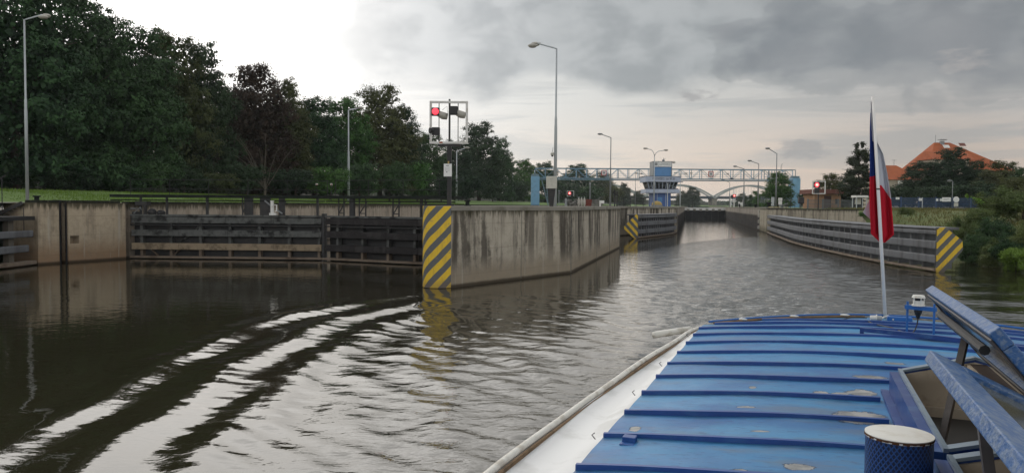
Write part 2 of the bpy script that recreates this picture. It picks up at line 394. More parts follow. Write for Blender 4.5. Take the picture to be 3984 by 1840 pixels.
M['red_lamp'] = emis('red_signal_lamp', (1.0, .06, .09), 1.35)
M['red_hot'] = emis('red_signal_core', (1.0, .42, .34), 1.9)
M['red_dark'] = paint('red_paint', (.35, .03, .03), 0.5, 0.1, 2.0)
M['glass'] = paint('dark_glass', (.02, .025, .03), 0.08, 0.2, 2.0)
M['hood'] = paint('hood_grey', (.38, .36, .315), 0.6, 0.15, 3.0)
M['tile'] = paint('orange_roof_tile', (.34, .10, .042), 0.8, 0.25, 1.2, (.22, .06, .03), 0.4, 0.8, bump=0.3)
M['render_wall'] = paint('house_plaster', (.42, .37, .30), 0.85, 0.1, 0.6, (.3, .25, .2), 0.4, 1.2)
M['brick'] = paint('tan_brick', (.30, .17, .10), 0.85, 0.2, 2.5, (.36, .25, .16), 0.5, 1.2)
M['browndoor'] = paint('brown_paint', (.06, .03, .025), 0.6, 0.2, 2.0)
M['rooffelt'] = paint('red_brown_felt', (.17, .075, .06), 0.8, 0.2, 1.0)
M['bluefence'] = paint('blue_fence', (.016, .05, .125), 0.5, 0.2, 1.0)
M['fencegrey'] = paint('wire_fence', (.10, .11, .115), 0.6, 0.2, 1.0)
M['stone'] = paint('grey_stone', (.17, .165, .15), 0.9, 0.4, 4.0, (.06, .055, .05), 0.7, 2.0)
M['rustblock'] = paint('rust_red', (.14, .045, .035), 0.85, 0.3, 2.0)
M['paleblock'] = paint('pale_block', (.5, .48, .43), 0.85, 0.15, 2.0)
M['straw'] = paint('yellow_straw', (.42, .31, .12), 0.9, 0.2, 3.0)
M['yellow'] = paint('yellow_paint', (.50, .42, .10), 0.6, 0.2, 2.0)
def grassmat(name, a, b, c):
    mt, t, p, pos, obj = newmat(name)
    n1 = noise(t, pos, 0.35, 5, 0.6); n2 = noise(t, pos, 4.0, 5, 0.65)
    k = mix(t, sstep(t, n1, 0.35, 0.65), c4(a), c4(b))
    k = mix(t, sstep(t, n2, 0.5, 0.8), k, c4(c))
    setp(t, p, 'Base Color', k); setp(t, p, 'Roughness', 0.9)
    bn = nd(t, 'ShaderNodeBump', {'Height': n2, 'Strength': 0.8, 'Distance': 0.15}); t.links.new(bn.outputs[0], p.inputs['Normal'])
    return mt
M['grass'] = grassmat('mown_grass', (.085, .15, .022), (.10, .17, .028), (.05, .10, .016))
M['bankgrass'] = grassmat('dry_bank_grass', (.11, .125, .03), (.08, .115, .03), (.14, .115, .045))
M['hillgreen'] = grassmat('far_hill', (.04, .06, .03), (.05, .065, .035), (.03, .05, .03))
def leafmat(name, a, b, c=None):
    mt, t, p, pos, obj = newmat(name)
    at = nd(t, 'ShaderNodeAttribute', {}, attribute_name='tone').outputs['Fac']
    oi = nd(t, 'ShaderNodeObjectInfo').outputs['Random']
    k = mix(t, at, c4(a), c4(b))
    if c: k = mix(t, mth(t, 'MULTIPLY', sstep(t, at, 0.8, 1.0), 0.8), k, c4(c))
    k = mix(t, mth(t, 'MULTIPLY', oi, 0.45), k, c4((b[0] * 1.25, b[1] * 0.95, b[2] * .8)))
    setp(t, p, 'Base Color', k); setp(t, p, 'Roughness', 0.75)
    p.inputs['Specular IOR Level'].default_value = 0.25
    return mt
M['leaf'] = leafmat('broad_leaves', (.010, .028, .012), (.046, .105, .034))
M['leaf_b'] = leafmat('bright_leaves', (.024, .062, .014), (.066, .16, .03))
M['leaf_o'] = leafmat('olive_leaves', (.026, .038, .013), (.078, .096, .03))
M['leaf_r'] = leafmat('copper_leaves', (.022, .018, .012), (.044, .029, .018))
M['leaf_d'] = leafmat('deep_leaves', (.008, .019, .010), (.032, .068, .027))
M['needle'] = leafmat('pine_needles', (.014, .026, .014), (.032, .047, .022))
M['scrub'] = leafmat('bank_scrub', (.05, .08, .02), (.10, .145, .04), (.16, .14, .06))
M['scrub_l'] = leafmat('lush_scrub', (.08, .15, .018), (.13, .24, .03))
M['farleaf'] = leafmat('far_leaves', (.03, .05, .025), (.05, .07, .035))
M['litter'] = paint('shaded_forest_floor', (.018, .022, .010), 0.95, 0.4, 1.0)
M['bark'] = paint('tree_bark', (.055, .045, .035), 0.9, 0.3, 3.0)
M['palebark'] = paint('pale_dead_wood', (.13, .11, .085), 0.9, 0.3, 3.0)
M['blade'] = leafmat('grass_blades', (.08, .15, .02), (.115, .20, .03))
M['blade_dry'] = leafmat('dry_grass_blades', (.08, .095, .022), (.14, .13, .045))
# ================================================================== THE SETTING
# ------------------------------------------------------------------ water
def axis(segs):
    out = [segs[0][0]]
    for a, b, s0, s1 in segs:
        x = a
        while x < b - 1e-6:
            f = (x - a) / (b - a); st = s0 * (s1 / s0) ** f
            x = min(b, x + st); out.append(x)
    return np.array(out)
wx = axis([(-3000, -60, 400, 2.5), (-60, -17, 1.2, 0.11), (-17, 17, 0.08, 0.08), (17, 60, 0.11, 1.2), (60, 3500, 2.5, 400)])
wy = axis([(-400, 4, 40, 0.5), (4, 32, 0.075, 0.075), (32, 110, 0.09, 0.9), (110, 4000, 1.5, 400)])
GX, GY = np.meshgrid(wx, wy)
def smooth(x, a, b):
    t = np.clip((x - a) / (b - a), 0, 1); return t * t * (3 - 2 * t)
rng = np.random.default_rng(5)
H = np.zeros_like(GX)
cx = -8.6 + 0.0048 * (GY - 22) ** 2 + 0.028 * np.clip(GY - 23, 0, 20) ** 2 + 0.10 * np.sin(GY * 0.9) + 0.06 * np.sin(GY * 2.3 + GX)
q = GX - cx
env = smooth(q, -1.9, 0.2) * (1 - 0.55 * smooth(q, 3.2, 5.0)) * (1 - 0.5 * smooth(q, 5.5, 8.5)) * (1 - smooth(GY, 27, 36)) * smooth(GY, 2, 5)
env *= (1 - smooth(GX, 4, 10))
lam = 1.80 + 0.05 * np.clip(GY - 17, 0, 20)
H += 0.0285 * (lam / 1.8) * env * np.sin(2 * math.pi * q / lam + 2.05)
H += 0.005 * env * np.sin(2 * math.pi * (q * 0.8 + 0.35 * GY) / 1.15) * (0.4 + smooth(q, 1, 5))
for (L2, kx, ky, am) in ((.62, .22, .97, .0016), (.43, -.15, .99, .0009), (.85, .45, .89, .0021)):
    H += am * smooth(q, -2.2, -.4) * (1 - smooth(GX, 0, 4)) * (1 - smooth(GY, 26, 36)) * (0.55 + 0.45 * np.sin(GX * 1.3 + GY * .6)) * np.sin(2 * math.pi * (kx * GX + ky * GY + .09 * np.sin(GX * 3 + GY)) / L2)
cz = smooth(q, 2.6, 4.2) * (1 - smooth(GX, 3, 8)) * (1 - smooth(GY, 30, 38)) * smooth(GY, 3, 6)
pack = 0.5 + 0.5 * np.sin(0.9 * GX + 0.33 * GY + 1.3 * np.sin(0.4 * GY)) * np.sin(0.5 * GY - 0.8 * GX)
for (L2, th2, am, ph2) in ((1.35, 0.42, .0125, 0.3), (0.95, 0.75, .0075, 1.9), (1.1, 0.12, .0075, 4.1), (0.7, 1.0, .0042, 2.2)):
    wv_ = (GX * math.cos(th2) + GY * math.sin(th2)) + 0.22 * np.sin(GY * 0.8 + L2 * 9) + 0.15 * np.sin(GX * 1.1 + GY * .35)
    s_ = np.sin(2 * math.pi * wv_ / L2 + ph2)
    H += am * cz * (0.35 + 0.9 * pack) * (s_ + 0.25 * s_ * s_)
# small waves, rougher towards the boat's wash on the right
chop = 0.10 + 0.55 * smooth(q, 2.5, 8.0) + 0.35 * smooth(GX, -2, 5) - 0.05
wash = np.exp(-((GX - (2.0 + 0.245 * GY)) / (3.2 + 0.02 * GY)) ** 2) * smooth(GY, 6, 12) * (1 - 0.6 * smooth(GY, 60, 130))
chop = chop * (1 - 0.86 * smooth(GX, 0.3 * GY + 5, 0.3 * GY + 11)) + 0.5 * wash
left_calm = smooth(-q, 0.5, 3.0)
lee = smooth(GY, 17, 26) * (1 - smooth(GX, 0.10 * GY + 0.5, 0.10 * GY + 3.5)) * (1 - smooth(GY, 60, 80))
chop = chop * (1 - 0.80 * lee) * (1 - 0.45 * smooth(GY, 10, 14) * (1 - smooth(q, 3, 7)))
chop = np.maximum(chop, 0.7 * smooth(GY, 55, 95) * smooth(GX, 0.13 * GY + 2, 0.13 * GY + 8))
chop = np.clip(chop * (1 - 0.9 * left_calm), 0.03, 1.4)
for i in range(46):
    L = 0.32 * (1.6 / 0.32) ** rng.random()
    th = rng.normal(math.radians(62), 0.55) if i % 3 else rng.random() * math.pi
    ph = rng.random() * 6.28
    k = 2 * math.pi / L
    warp = 0.25 * np.sin(GX * 0.7 + i) + 0.25 * np.sin(GY * 0.5 - i * 2)
    near = 1 - smooth(GY, 26 + 26 * (L > 0.7), 45 + 40 * (L > 0.7))
    H += 0.0034 * (L ** 0.95) * chop * near * np.sin(k * (GX * math.cos(th) + GY * math.sin(th) + warp) + ph)
# long low swell kept everywhere near
H += 0.0045 * np.sin(GX * 0.9 + GY * 0.55) * (1 - smooth(GY, 30, 60)) * (1 - 0.6 * left_calm)
H += 0.016 * np.sin((GX * 0.35 + GY * 1.5) + 0.6 * np.sin(GX * 0.4)) * smooth(GX, 12, 20) * (1 - smooth(GY, 40, 60))
ny, nx = GX.shape
me = bpy.data.meshes.new('water')
V = np.stack([GX, GY, H], -1).reshape(-1, 3).astype(np.float32)
idx = np.arange(ny * nx).reshape(ny, nx)
F = np.stack([idx[:-1, :-1], idx[:-1, 1:], idx[1:, 1:], idx[1:, :-1]], -1).reshape(-1, 4)
me.vertices.add(len(V)); me.vertices.foreach_set('co', V.ravel())
me.loops.add(F.size); me.loops.foreach_set('vertex_index', F.ravel().astype(np.int32))
me.polygons.add(len(F)); me.polygons.foreach_set('loop_start', (np.arange(len(F)) * 4).astype(np.int32))
me.polygons.foreach_set('use_smooth', np.ones(len(F), bool))
me.update(); me.validate()
a = me.attributes.new('chop', 'FLOAT', 'POINT'); a.data.foreach_set('value', chop.ravel().astype(np.float32))
a = me.attributes.new('wash', 'FLOAT', 'POINT'); a.data.foreach_set('value', wash.ravel().astype(np.float32))
mt, t, p, pos, obj = newmat('canal_water')
ch = nd(t, 'ShaderNodeAttribute', {}, attribute_name='chop').outputs['Fac']
wa = nd(t, 'ShaderNodeAttribute', {}, attribute_name='wash').outputs['Fac']
nb1 = noise(t, vscale(t, pos, (0.8, 1.25, 1)), 1.3, 3, 0.55, 0.6)
nb2 = noise(t, vscale(t, pos, (0.75, 1.4, 1)), 4.2, 3, 0.55, 0.4)
hgt = mth(t, 'ADD', mth(t, 'MULTIPLY', nb1, 1.0), mth(t, 'MULTIPLY', nb2, 0.32))
bn = nd(t, 'ShaderNodeBump', {'Height': mth(t, 'MULTIPLY', hgt, mth(t, 'ADD', 0.05, mth(t, 'MULTIPLY', ch, 0.62))), 'Strength': 1.0, 'Distance': 0.10})
t.links.new(bn.outputs[0], p.inputs['Normal'])
fo = noise(t, vscale(t, pos, (0.6, 1.7, 1)), 2.3, 8, 0.74, 0.8)
fm = mth(t, 'MULTIPLY', sstep(t, fo, 0.53, 0.68), mth(t, 'MULTIPLY', sstep(t, wa, 0.2, 0.8), 0.85))  # foam in the wash; its white also stands for ripples reflecting bright sky
wc = mix(t, noise(t, pos, 0.08, 3), (.018, .016, .009, 1), (.028, .024, .013, 1))
wc = mix(t, mth(t, 'MULTIPLY', sstep(t, ch, 0.15, 0.8), 0.75), wc, (.036, .0355, .029, 1))
wc = mix(t, mth(t, 'MULTIPLY', wa, 0.6), wc, (.085, .085, .075, 1))
setp(t, p, 'Base Color', mix(t, fm, wc, (.60, .60, .58, 1)))
setp(t, p, 'Roughness', mth(t, 'ADD', mth(t, 'ADD', 0.015, mth(t, 'MULTIPLY', fm, 0.4)), mth(t, 'MULTIPLY', ch, 0.05)))
p.inputs['IOR'].default_value = 1.43
me.materials.append(mt)
wo = bpy.data.objects.new('water', me); COL.objects.link(wo); tag(wo, kind='structure')

# ------------------------------------------------------------------ plan of the lock (metres, X right, Y away)
AX = Vector((math.sin(R(13.0)), math.cos(R(13.0)), 0))
def along(px_, Y):                      # a point carried along the lock axis to distance Y
    k = (Y - px_[1]) / AX.y
    return (px_[0] + AX.x * k, Y)
def on_line(px, P, Q):                  # where the sight line over a photo column meets a plan line
    k = (px - 1288) / 1946.0
    u = (P[0] - k * P[1]) / (k * (Q[1] - P[1]) - (Q[0] - P[0]))
    return u, (P[0] + (Q[0] - P[0]) * u, P[1] + (Q[1] - P[1]) * u)
R0, R1, R2, R3, R4, R5 = (-2.95, 37.1), (3.5, 45.8), (10.3, 74.0), (12.5, 92.0), (13.6, 102.0), (25.2, 118.0)
IL = (-3.6, 49.5)
nose = []
for i in range(15):
    f = i / 14.0
    nose.append(((1 - f) ** 2 * R0[0] + 2 * f * (1 - f) * -4.34 + f * f * -4.28, (1 - f) ** 2 * R0[1] + 2 * f * (1 - f) * 36.35 + f * f * 38.0))
ZI = 3.93
# the island between the two chambers
isl = thing('lock_pier', (0, 40, 0), 'stained concrete pier wall with striped yellow nose between the two lock chambers', 'lock pier')
def lo(pts): return [(x, y - 40) for x, y in pts]
poly = [R0, R1, R2, R3, R4, R5, along(R5, 480), along(IL, 480), IL] + list(reversed(nose[1:]))
b = MB(); q_ = lo(poly); n = len(q_)
for i in range(n):
    p0, p1 = q_[i], q_[(i + 1) % n]
    mi = 0
    if i >= 5 and i < 8: mi = 2
    b.face([(p0[0], p0[1], -3), (p1[0], p1[1], -3), (p1[0], p1[1], ZI - .22), (p0[0], p0[1], ZI - .22)], mi)
b.face([(x, y, ZI - .22) for x, y in q_], 1)
b.build('wall', [M['conc_pier'], M['paving'], M['conc_dark']], isl)
def offset_poly(pl, d):
    out = []; n = len(pl)
    for i in range(n):
        a, c, e = Vector(pl[i - 1]), Vector(pl[i]), Vector(pl[(i + 1) % n])
        d1 = (c - a).normalized(); d2 = (e - c).normalized()
        n1 = Vector((d1.y, -d1.x)); n2 = Vector((d2.y, -d2.x)); nn = (n1 + n2)
        nn = nn / max(0.35, nn.length_squared / 2)
        out.append(tuple(c + nn * d))
    return out
b = MB(); b.prism(offset_poly(q_, 0.05), ZI - .219, ZI, 0)
b.build('coping', M['paving'], isl)
b = MB(); run = 0.0; st = []
pts = [Vector((x, y - 40, 0)) for x, y in reversed(nose)]
off = []
for i, p_ in enumerate(pts):
    d = (pts[min(i + 1, len(pts) - 1)] - pts[max(i - 1, 0)]).normalized()
    off.append(p_ + Vector((d.y, -d.x, 0)) * 0.07)
arc = [0.0]
for i in range(1, len(off)): arc.append(arc[-1] + (off[i] - off[i - 1]).length)
vs_ = [(o.x, o.y, z) for o in off for z in (0.02, ZI - 0.004)]
b.add(vs_, [(2 * i, 2 * i + 2, 2 * i + 3, 2 * i + 1) for i in range(len(off) - 1)])
def stripes_arc(name):
    mt, t, p, pos, obj = newmat(name)
    at = nd(t, 'ShaderNodeAttribute', {}, attribute_name='arc').outputs['Fac']
    sp = nd(t, 'ShaderNodeSeparateXYZ', {0: obj})
    n1 = noise(t, obj, 2.0, 4)
    ph = mth(t, 'ADD', mth(t, 'MULTIPLY', mth(t, 'SUBTRACT', sp.outputs[2], mth(t, 'MULTIPLY', at, 1.0)), 1 / 0.80), mth(t, 'MULTIPLY', n1, 0.10))
    k = sstep(t, mth(t, 'ABSOLUTE', mth(t, 'SUBTRACT', mth(t, 'FRACT', mth(t, 'ADD', ph, 40.3)), 0.5)), 0.24, 0.26)
    c = mix(t, k, (.78, .52, .03, 1), (.105, .115, .12, 1))
    n2 = noise(t, vscale(t, obj, (1, 1, 0.2)), 5.0, 6, 0.65)
    c = mix(t, mth(t, 'MULTIPLY', sstep(t, n2, 0.46, 0.74), 0.36), c, (.17, .14, .09, 1))
    n3 = noise(t, vscale(t, obj, (1, 1, 2.2)), 3.2, 6, 0.7)
    c = mix(t, mth(t, 'MULTIPLY', sstep(t, n3, 0.60, 0.655), 0.65), c, (.22, .20, .17, 1))
    lw = mth(t, 'SUBTRACT', 1.0, sstep(t, mth(t, 'ADD', sp.outputs[2], mth(t, 'MULTIPLY', n1, 0.4)), 0.25, 0.75))
    c = mix(t, mth(t, 'MULTIPLY', lw, 0.5), c, (.15, .10, .06, 1))
    setp(t, p, 'Base Color', c); setp(t, p, 'Roughness', 0.65)
    return mt
o = b.build('warning_panel', stripes_arc('warning_stripes'), isl, smooth=True)
at = o.data.attributes.new('arc', 'FLOAT', 'POINT'); at.data.foreach_set('value', [a_ for a_ in arc for _ in (0, 1)])
for P_, w_ in (((0.5, 41.75), .016), (R1, .03), ((6.3, 57.4), .02), ((8.3, 65.7), .02), (R2, .04)):
    b = MB(); b.box(P_[0] - w_, P_[0] + w_, P_[1] - 40 - w_ * .7, P_[1] - 40 + w_ * .7, 0.05, ZI - .23); b.build('expansion_joint', M['stone'], isl)

# ------------------------------------------------------------------ land
def land(name, edge, offs, mats, side, zedge, mid):
    b = MB(); n = len(edge); k = len(offs)
    vs = []
    for i, (x, y) in enumerate(edge):
        for (d, z) in offs:
            zz = z if not callable(zedge) else zedge(x, y, d, z)
            wob = 0.12 * math.sin(x * 1.7 + y * 0.9 + d) if d > 5 else 0
            vs.append((x + side * d, y, zz + wob))
    fs = []; mi = []
    for i in range(n - 1):
        for j in range(k - 1):
            f = (i * k + j, i * k + j + 1, (i + 1) * k + j + 1, (i + 1) * k + j)
            fs.append(f if side < 0 else tuple(reversed(f))); mi.append(mid[j])
    b.v = vs; b.f = [tuple(reversed(f)) for f in fs]; b.mi = mi
    return b.build(name, mats)
LW0 = (-27.3, 55.2)
def dens(edge, step):
    out = []
    for i in range(len(edge) - 1):
        a, c = Vector(edge[i]), Vector(edge[i + 1]); m_ = max(1, int((c - a).length / step))
        for j in range(m_): out.append(tuple(a + (c - a) * (j / m_)))
    out.append(edge[-1]); return out
eL = dens([(-34, -300), (-33.2, 20), (-32.8, 48.9), (-30.2, 52.0), LW0, along(LW0, 205), along(LW0, 480), (250, 800), (420, 1500)], 7)
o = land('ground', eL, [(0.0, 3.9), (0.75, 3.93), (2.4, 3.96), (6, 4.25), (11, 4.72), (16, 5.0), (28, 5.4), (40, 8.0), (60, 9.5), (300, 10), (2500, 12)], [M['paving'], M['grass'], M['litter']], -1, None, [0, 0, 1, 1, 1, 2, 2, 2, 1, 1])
tag(o, kind='structure')
# quay wall along the far side of the left chamber
def wall_thing(name, pts, z0, z1, th, mat, label, cat, side, cope=None):
    b = MB(); pl = [Vector((x, y)) for x, y in pts]
    base = pl[0]
    inn = []
    for i in range(len(pl)):
        d = (pl[min(i + 1, len(pl) - 1)] - pl[max(i - 1, 0)]).normalized()
        inn.append(pl[i] + Vector((-d.y, d.x)) * th * side)
    pg = [tuple(p - base) for p in pl] + [tuple(p - base) for p in reversed(inn)]
    b.prism(pg, z0, z1)
    tg = thing(name, (base.x, base.y, 0), label, cat)
    b.build('wall', mat, tg)
    if cope:
        b = MB(); oo = []
        for i in range(len(pl)):
            d = (pl[min(i + 1, len(pl) - 1)] - pl[max(i - 1, 0)]).normalized()
            nn = Vector((-d.y, d.x)) * side
            oo.append((pl[i] - nn * .06 - base, pl[i] + nn * (th * .8) - base))
        b.prism([tuple(a) for a, c in oo] + [tuple(c) for a, c in reversed(oo)], z1 + 0.002, z1 + cope[0])
        b.build('coping', cope[1], tg)
    return tg
wall_thing('quay_wall', [LW0, along(LW0, 120), along(LW0, 205), along(LW0, 480)], -3, 3.9, 0.8, M['conc_wall'],
           'long tan concrete chamber wall seen over the dark closed lock gates', 'quay wall', 1, (0.15, M['coping']))
wall_thing('quay_wall', [(-33.3, -60), (-33.0, 20), (-32.6, 48.8)], -3, 3.6, 0.8, M['conc_left'],
           'low stained bank wall behind the grey fender at the left edge', 'quay wall', 1, (0.12, M['coping']))

# the near left pier with its stop-log groove
PL0, PL1 = Vector((-30.0, 48.9)), Vector((-27.3, 54.65))
Lp = (PL1 - PL0).length; rzp = math.atan2(PL1.y - PL0.y, PL1.x - PL0.x)
lp = thing('lock_pier', (PL0.x, PL0.y, 0), 'tan concrete gate pier with a dark vertical groove and square port', 'lock pier', rz=rzp)
b = MB(); b.box(0, Lp, 0, 3.4, -3, 3.93)
pw = b.build('wall', M['conc_left'], lp)
cut = []
def cutter(bm):
    c = bm.build('cutter', M['black']); c.parent = lp; cut.append(c)
b = MB(); b.box(1.42, 2.04, -0.3, 0.75, -4, 5); cutter(b)
b = MB(); b.box(2.16, 2.80, -0.3, 0.6, 1.25, 1.76); cutter(b)
b = MB(); b.tube([(2.78, -0.3, 2.98), (2.78, 0.5, 2.98)], 0.135, 16); cutter(b)
bpy.context.view_layer.update()
carve(pw, cut)
b = MB(); b.box(-0.03, 1.40, -0.06, 1.2, 3.932, 4.10); b.box(2.06, 5.9, -0.06, 1.2, 3.932, 4.10)
b.build('coping', M['coping'], lp, bevel=0.02)
b = MB(); b.box(1.5, 1.96, 0.55, 0.72, -1, 4.12); b.box(1.425, 1.50, 0.1, 0.2, -1, 4.0); b.box(1.96, 2.035, 0.1, 0.2, -1, 4.0)
b.build('groove_rail', M['black'], lp)

# ------------------------------------------------------------------ mitre gate leaves of the left chamber
GL, GM, GR = (-27.2, 55.0), (-13.2, 54.3), (-3.75, 49.6)
def gate_leaf(P, Q, label, mats, brace, supports, x0d, x1d, trusses):
    L = math.hypot(Q[0] - P[0], Q[1] - P[1]); rz = math.atan2(Q[1] - P[1], Q[0] - P[0])
    g = thing('lock_gate', (P[0], P[1], 0), label, 'lock gate', 'mitre gate leaves closing the left chamber', rz)
    def lx(px): return on_line(px, P, Q)[0] * L
    b = MB(); b.box(0.02, L - 0.02, 0.62, 0.75, -2, 3.12); b.build('skin_plate', M['black'], g)
    def beam(z0, z1, mat, d=0.0):
        b = MB(); n = 4
        for i in range(n):
            a, c = 0.12 + (L - 0.3) * i / n, 0.12 + (L - 0.3) * (i + 1) / n - 0.012
            j = random.uniform(-.012, .012)
            b.box(a, c, d + j, 0.46, z0 + random.uniform(-.01, .01), z1 + random.uniform(-.012, .012))
        b.build('beam', mat, g, bevel=0.02)
    beam(2.55, 2.98, mats[0]); beam(1.62, 2.06, mats[1]); beam(0.67, 1.12, mats[2])
    b = MB(); b.box(0.0, L, 0.05, 0.6, 3.02, 3.16); b.build('top_ledge', M['t_grey'], g, bevel=0.015)
    b = MB(); b.box(0.0, L, -0.06, 0.6, 0.06, 0.20); b.build('bottom_ledge', M['silt'], g, bevel=0.015)
    b = MB(); b.box(0.0, L, 0.1, 0.6, 2.36, 2.46); b.build('shelf', M['black'], g)
    k = 0; x = 0.75 if L > 12 else 1.0
    while x < L - 0.3:
        for z0, z1, mm in ((2.06, 2.55, M['t_grey']), (1.12, 1.62, M['t_grey']), (0.205, 0.665, M['silt'])):
            b = MB(); b.box(x - 0.095, x + 0.095, 0.2, 0.6, z0, z1); b.build('post', mm, g)
        x += 2.14
    for (xa, za, xb, zb, mm) in brace:
        b = MB(); b.bar((xa, 0.5, za), (xb, 0.5, zb), 0.12, 0.1); b.build('brace', mm, g)
    b = MB(); b.box(L - 0.16, L + 0.02, -0.02, 0.7, -2, 3.3); b.build('mitre_post', M['black'], g)
    # walkway carried over the leaf
    wk = bpy.data.objects.new('walkway', None); COL.objects.link(wk); wk.parent = g
    b = MB(); b.box(x0d, x1d, 0.1, 1.35, 4.36, 4.56); b.box(x0d, x1d, 0.2, 0.3, 4.12, 4.20); b.build('deck', M['deck'], wk)
    for z in (5.66, 4.98):
        b = MB(); b.tube([(max(x0d, -0.6), 1.25, z), (x1d, 1.25, z - 0.04)], 0.022, 6); b.build('rail', M['black'], wk)
    xx = max(x0d, -0.6)
    while xx < x1d + 0.01:
        b = MB(); b.tube([(xx, 1.25, 4.5), (xx, 1.25, 5.66)], 0.022, 6); b.build('rail_post', M['black'], wk)
        xx += 2.9
    for px, wd in supports:
        x_ = lx(px); b = MB(); b.box(x_ - wd / 2, x_ + wd / 2, 0.25, 0.45, 3.16, 4.36); b.build('support', M['black'], g)
    for pa, pb in trusses:
        xa, xb = lx(pa), lx(pb); b = MB()
        for x_ in (xa, xb): b.bar((x_, 0.3, 3.16), (x_, 0.3, 4.36), 0.07, 0.07)
        b.bar((xa, 0.3, 3.3), (xb + 0.15, 0.3, 4.2), 0.06, 0.06); b.bar((xa, 0.3, 3.35), (xb, 0.3, 3.35), 0.06, 0.06)
        b.build('support_truss', M['black'], g)
    return g, lx, L
g1, lx1, L1 = gate_leaf(GL, GM, 'longer lock gate leaf with a tan silted lower beam, left of the mitre post', (M['t_grey'], M['t_grey'], M['t_tan']),
    [(0.4, 1.6, 0.75, 1.12, M['t_grey']), (4.0, 1.6, 3.4, 1.12, M['t_grey']), (1.3, 0.66, 1.8, 0.21, M['silt']), (3.4, 0.66, 2.9, 0.21, M['silt']), (4.9, 2.5, 4.6, 2.07, M['t_grey'])],
    [(348, .09), (414, .10), (516, .13), (612, .08), (624, .42), (663, .72), (706, .3), (795, .13)], -1.5, 14.0, [(606, 615), (699, 712)])
g2, lx2, L2 = gate_leaf(GM, GR, 'shorter blackened lock gate leaf meeting the striped pier nose', (M['t_dark'], M['t_dark'], M['t_dark']), [],
    [(878, .36), (1052, .1)], 0.0, 10.5, [(845, 858), (897, 913), (982, 997), (1056, 1063)])
act = bpy.data.objects.new('gate_actuator', None); COL.objects.link(act); act.parent = g1; act.location = (lx1(684), 0, 3.16)
b = MB(); b.tube([(0, 0.05, 0), (0, 0.05, 0.98)], 0.12, 12); b.tube([(0, .05, 0.98), (0, .05, 1.03)], 0.14, 12); b.tube([(0.18, .1, .28), (0.30, .1, .28), (0.30, .1, .72), (0.15, .1, .72)], 0.055, 8); b.box(-.2, .3, 0, .3, 0, .16); b.build('cylinder', M['white'], act, smooth=False)
b = MB(); b.bar((-0.05, .1, .62), (-0.55, .1, 1.02), .09, .09); b.build('push_rod', M['galv_dark'], act)
b = MB(); b.bar((0.3, .1, .38), (0.72, .1, 0.12), .09, .09); b.build('push_rod', M['galv_dark'], act)
drv = bpy.data.objects.new('gate_drive', None); COL.objects.link(drv); drv.parent = g1; drv.location = (0, 0, 3.16)
b = MB(); b.box(.3, 1.15, .2, .8, .62, .92); b.box(.9, 1.05, .2, .5, 0, .7); b.box(.1, .6, .15, .5, .0, .18); b.build('gearbox', M['black'], drv)
b = MB(); b.bar((.25, .1, .05), (.75, .1, .5), .05, .05); b.bar((.75, .1, .5), (.82, .1, .3), .05, .05); b.box(.0, .35, .1, .4, .36, .44); b.build('crank', M['galv_dark'], drv)
b = MB(); b.ell((1.45, .4, .12), (.32, .3, .3), 10, 6); b.ell((2.1, .4, .1), (.3, .3, .22), 10, 6); b.build('cable_coil', M['black'], drv)

# ------------------------------------------------------------------ guide fenders
def fender(name, pts, label, beams, post_sp, cap, board=None, side=1, z_low=0.2):
    P = [Vector((x, y, 0)) for x, y in pts]; base = P[0].copy()
    P = [p - base for p in P]
    f = thing('guide_fender', (base.x, base.y, 0), label, 'fender', 'grey guide fenders at the chamber mouths')
    def ribbon(z0, z1, d0, d1, nm, mat):
        b = MB(); a = []; c = []
        for i in range(len(P)):
            d = (P[min(i + 1, len(P) - 1)] - P[max(i - 1, 0)]).normalized(); nn = Vector((-d.y, d.x, 0)) * side
            a.append(P[i] + nn * d0); c.append(P[i] + nn * d1)
        n = len(P); ch = min(0.07, (z1 - z0) / 4)
        prof = [(0.05, z0), (0, z0 + ch), (0, z1 - ch), (0.05, z1), (1, z1), (1, z0)]
        vs = []
        for i in range(n):
            for (k_, z) in prof:
                q = a[i] + (c[i] - a[i]) * k_; vs.append((q.x, q.y, z))
        fs = []
        m_ = len(prof)
        for i in range(n - 1):
            for j in range(m_):
                fs.append((i * m_ + j, (i + 1) * m_ + j, (i + 1) * m_ + (j + 1) % m_, i * m_ + (j + 1) % m_))
        fs += [tuple(range(m_)), tuple((n - 1) * m_ + j for j in reversed(range(m_)))]
        if side < 0: fs = [tuple(reversed(q)) for q in fs]
        b.add(vs, fs); b.build(nm, mat, f)
    for (z0, z1) in beams: ribbon(z0, z1, 0.0, 0.34, 'beam', M['fender'])
    ribbon(cap[0], cap[1], -0.03, 1.45, 'cap_rail', M['fender'])  # widened backwards into a deck to shade the gaps below
    ribbon(0.05, z_low, -0.08, 0.6, 'sill', M['silt'])
    # posts
    tot = 0.0; nxt = 0.45; zt = cap[0]
    b = MB(); b.box(-0.13, 0.13, 0.345, 1.25, 0.2, zt - 0.002, 0); pm = b.mesh('post', [M['fender']])
    b = MB(); b.bar((0, 1.3, 0.35), (0, 1.3, zt), 0.16, 0.16); b.bar((0, .7, 1.2), (0, 1.6, 0.1), 0.12, 0.12); sm_ = b.mesh('rear_strut', [M['fender_low']])
    cnt = 0
    for i in range(len(P) - 1):
        d = P[i + 1] - P[i]; L = d.length; an = math.atan2(d.y, d.x)
        while nxt <= tot + L and cnt < 95:
            q = P[i] + d * ((nxt - tot) / L)
            for me_, nm in ((pm, 'post'), (sm_, 'rear_strut')):
                if nm == 'rear_strut' and (cnt % 2 or cnt < 2): continue
                o = bpy.data.objects.new(nm, me_); COL.objects.link(o); o.parent = f
                o.location = q; o.rotation_euler = (0, 0, an if side > 0 else an + math.pi)
            nxt += post_sp; cnt += 1
        tot += L
    return f, base
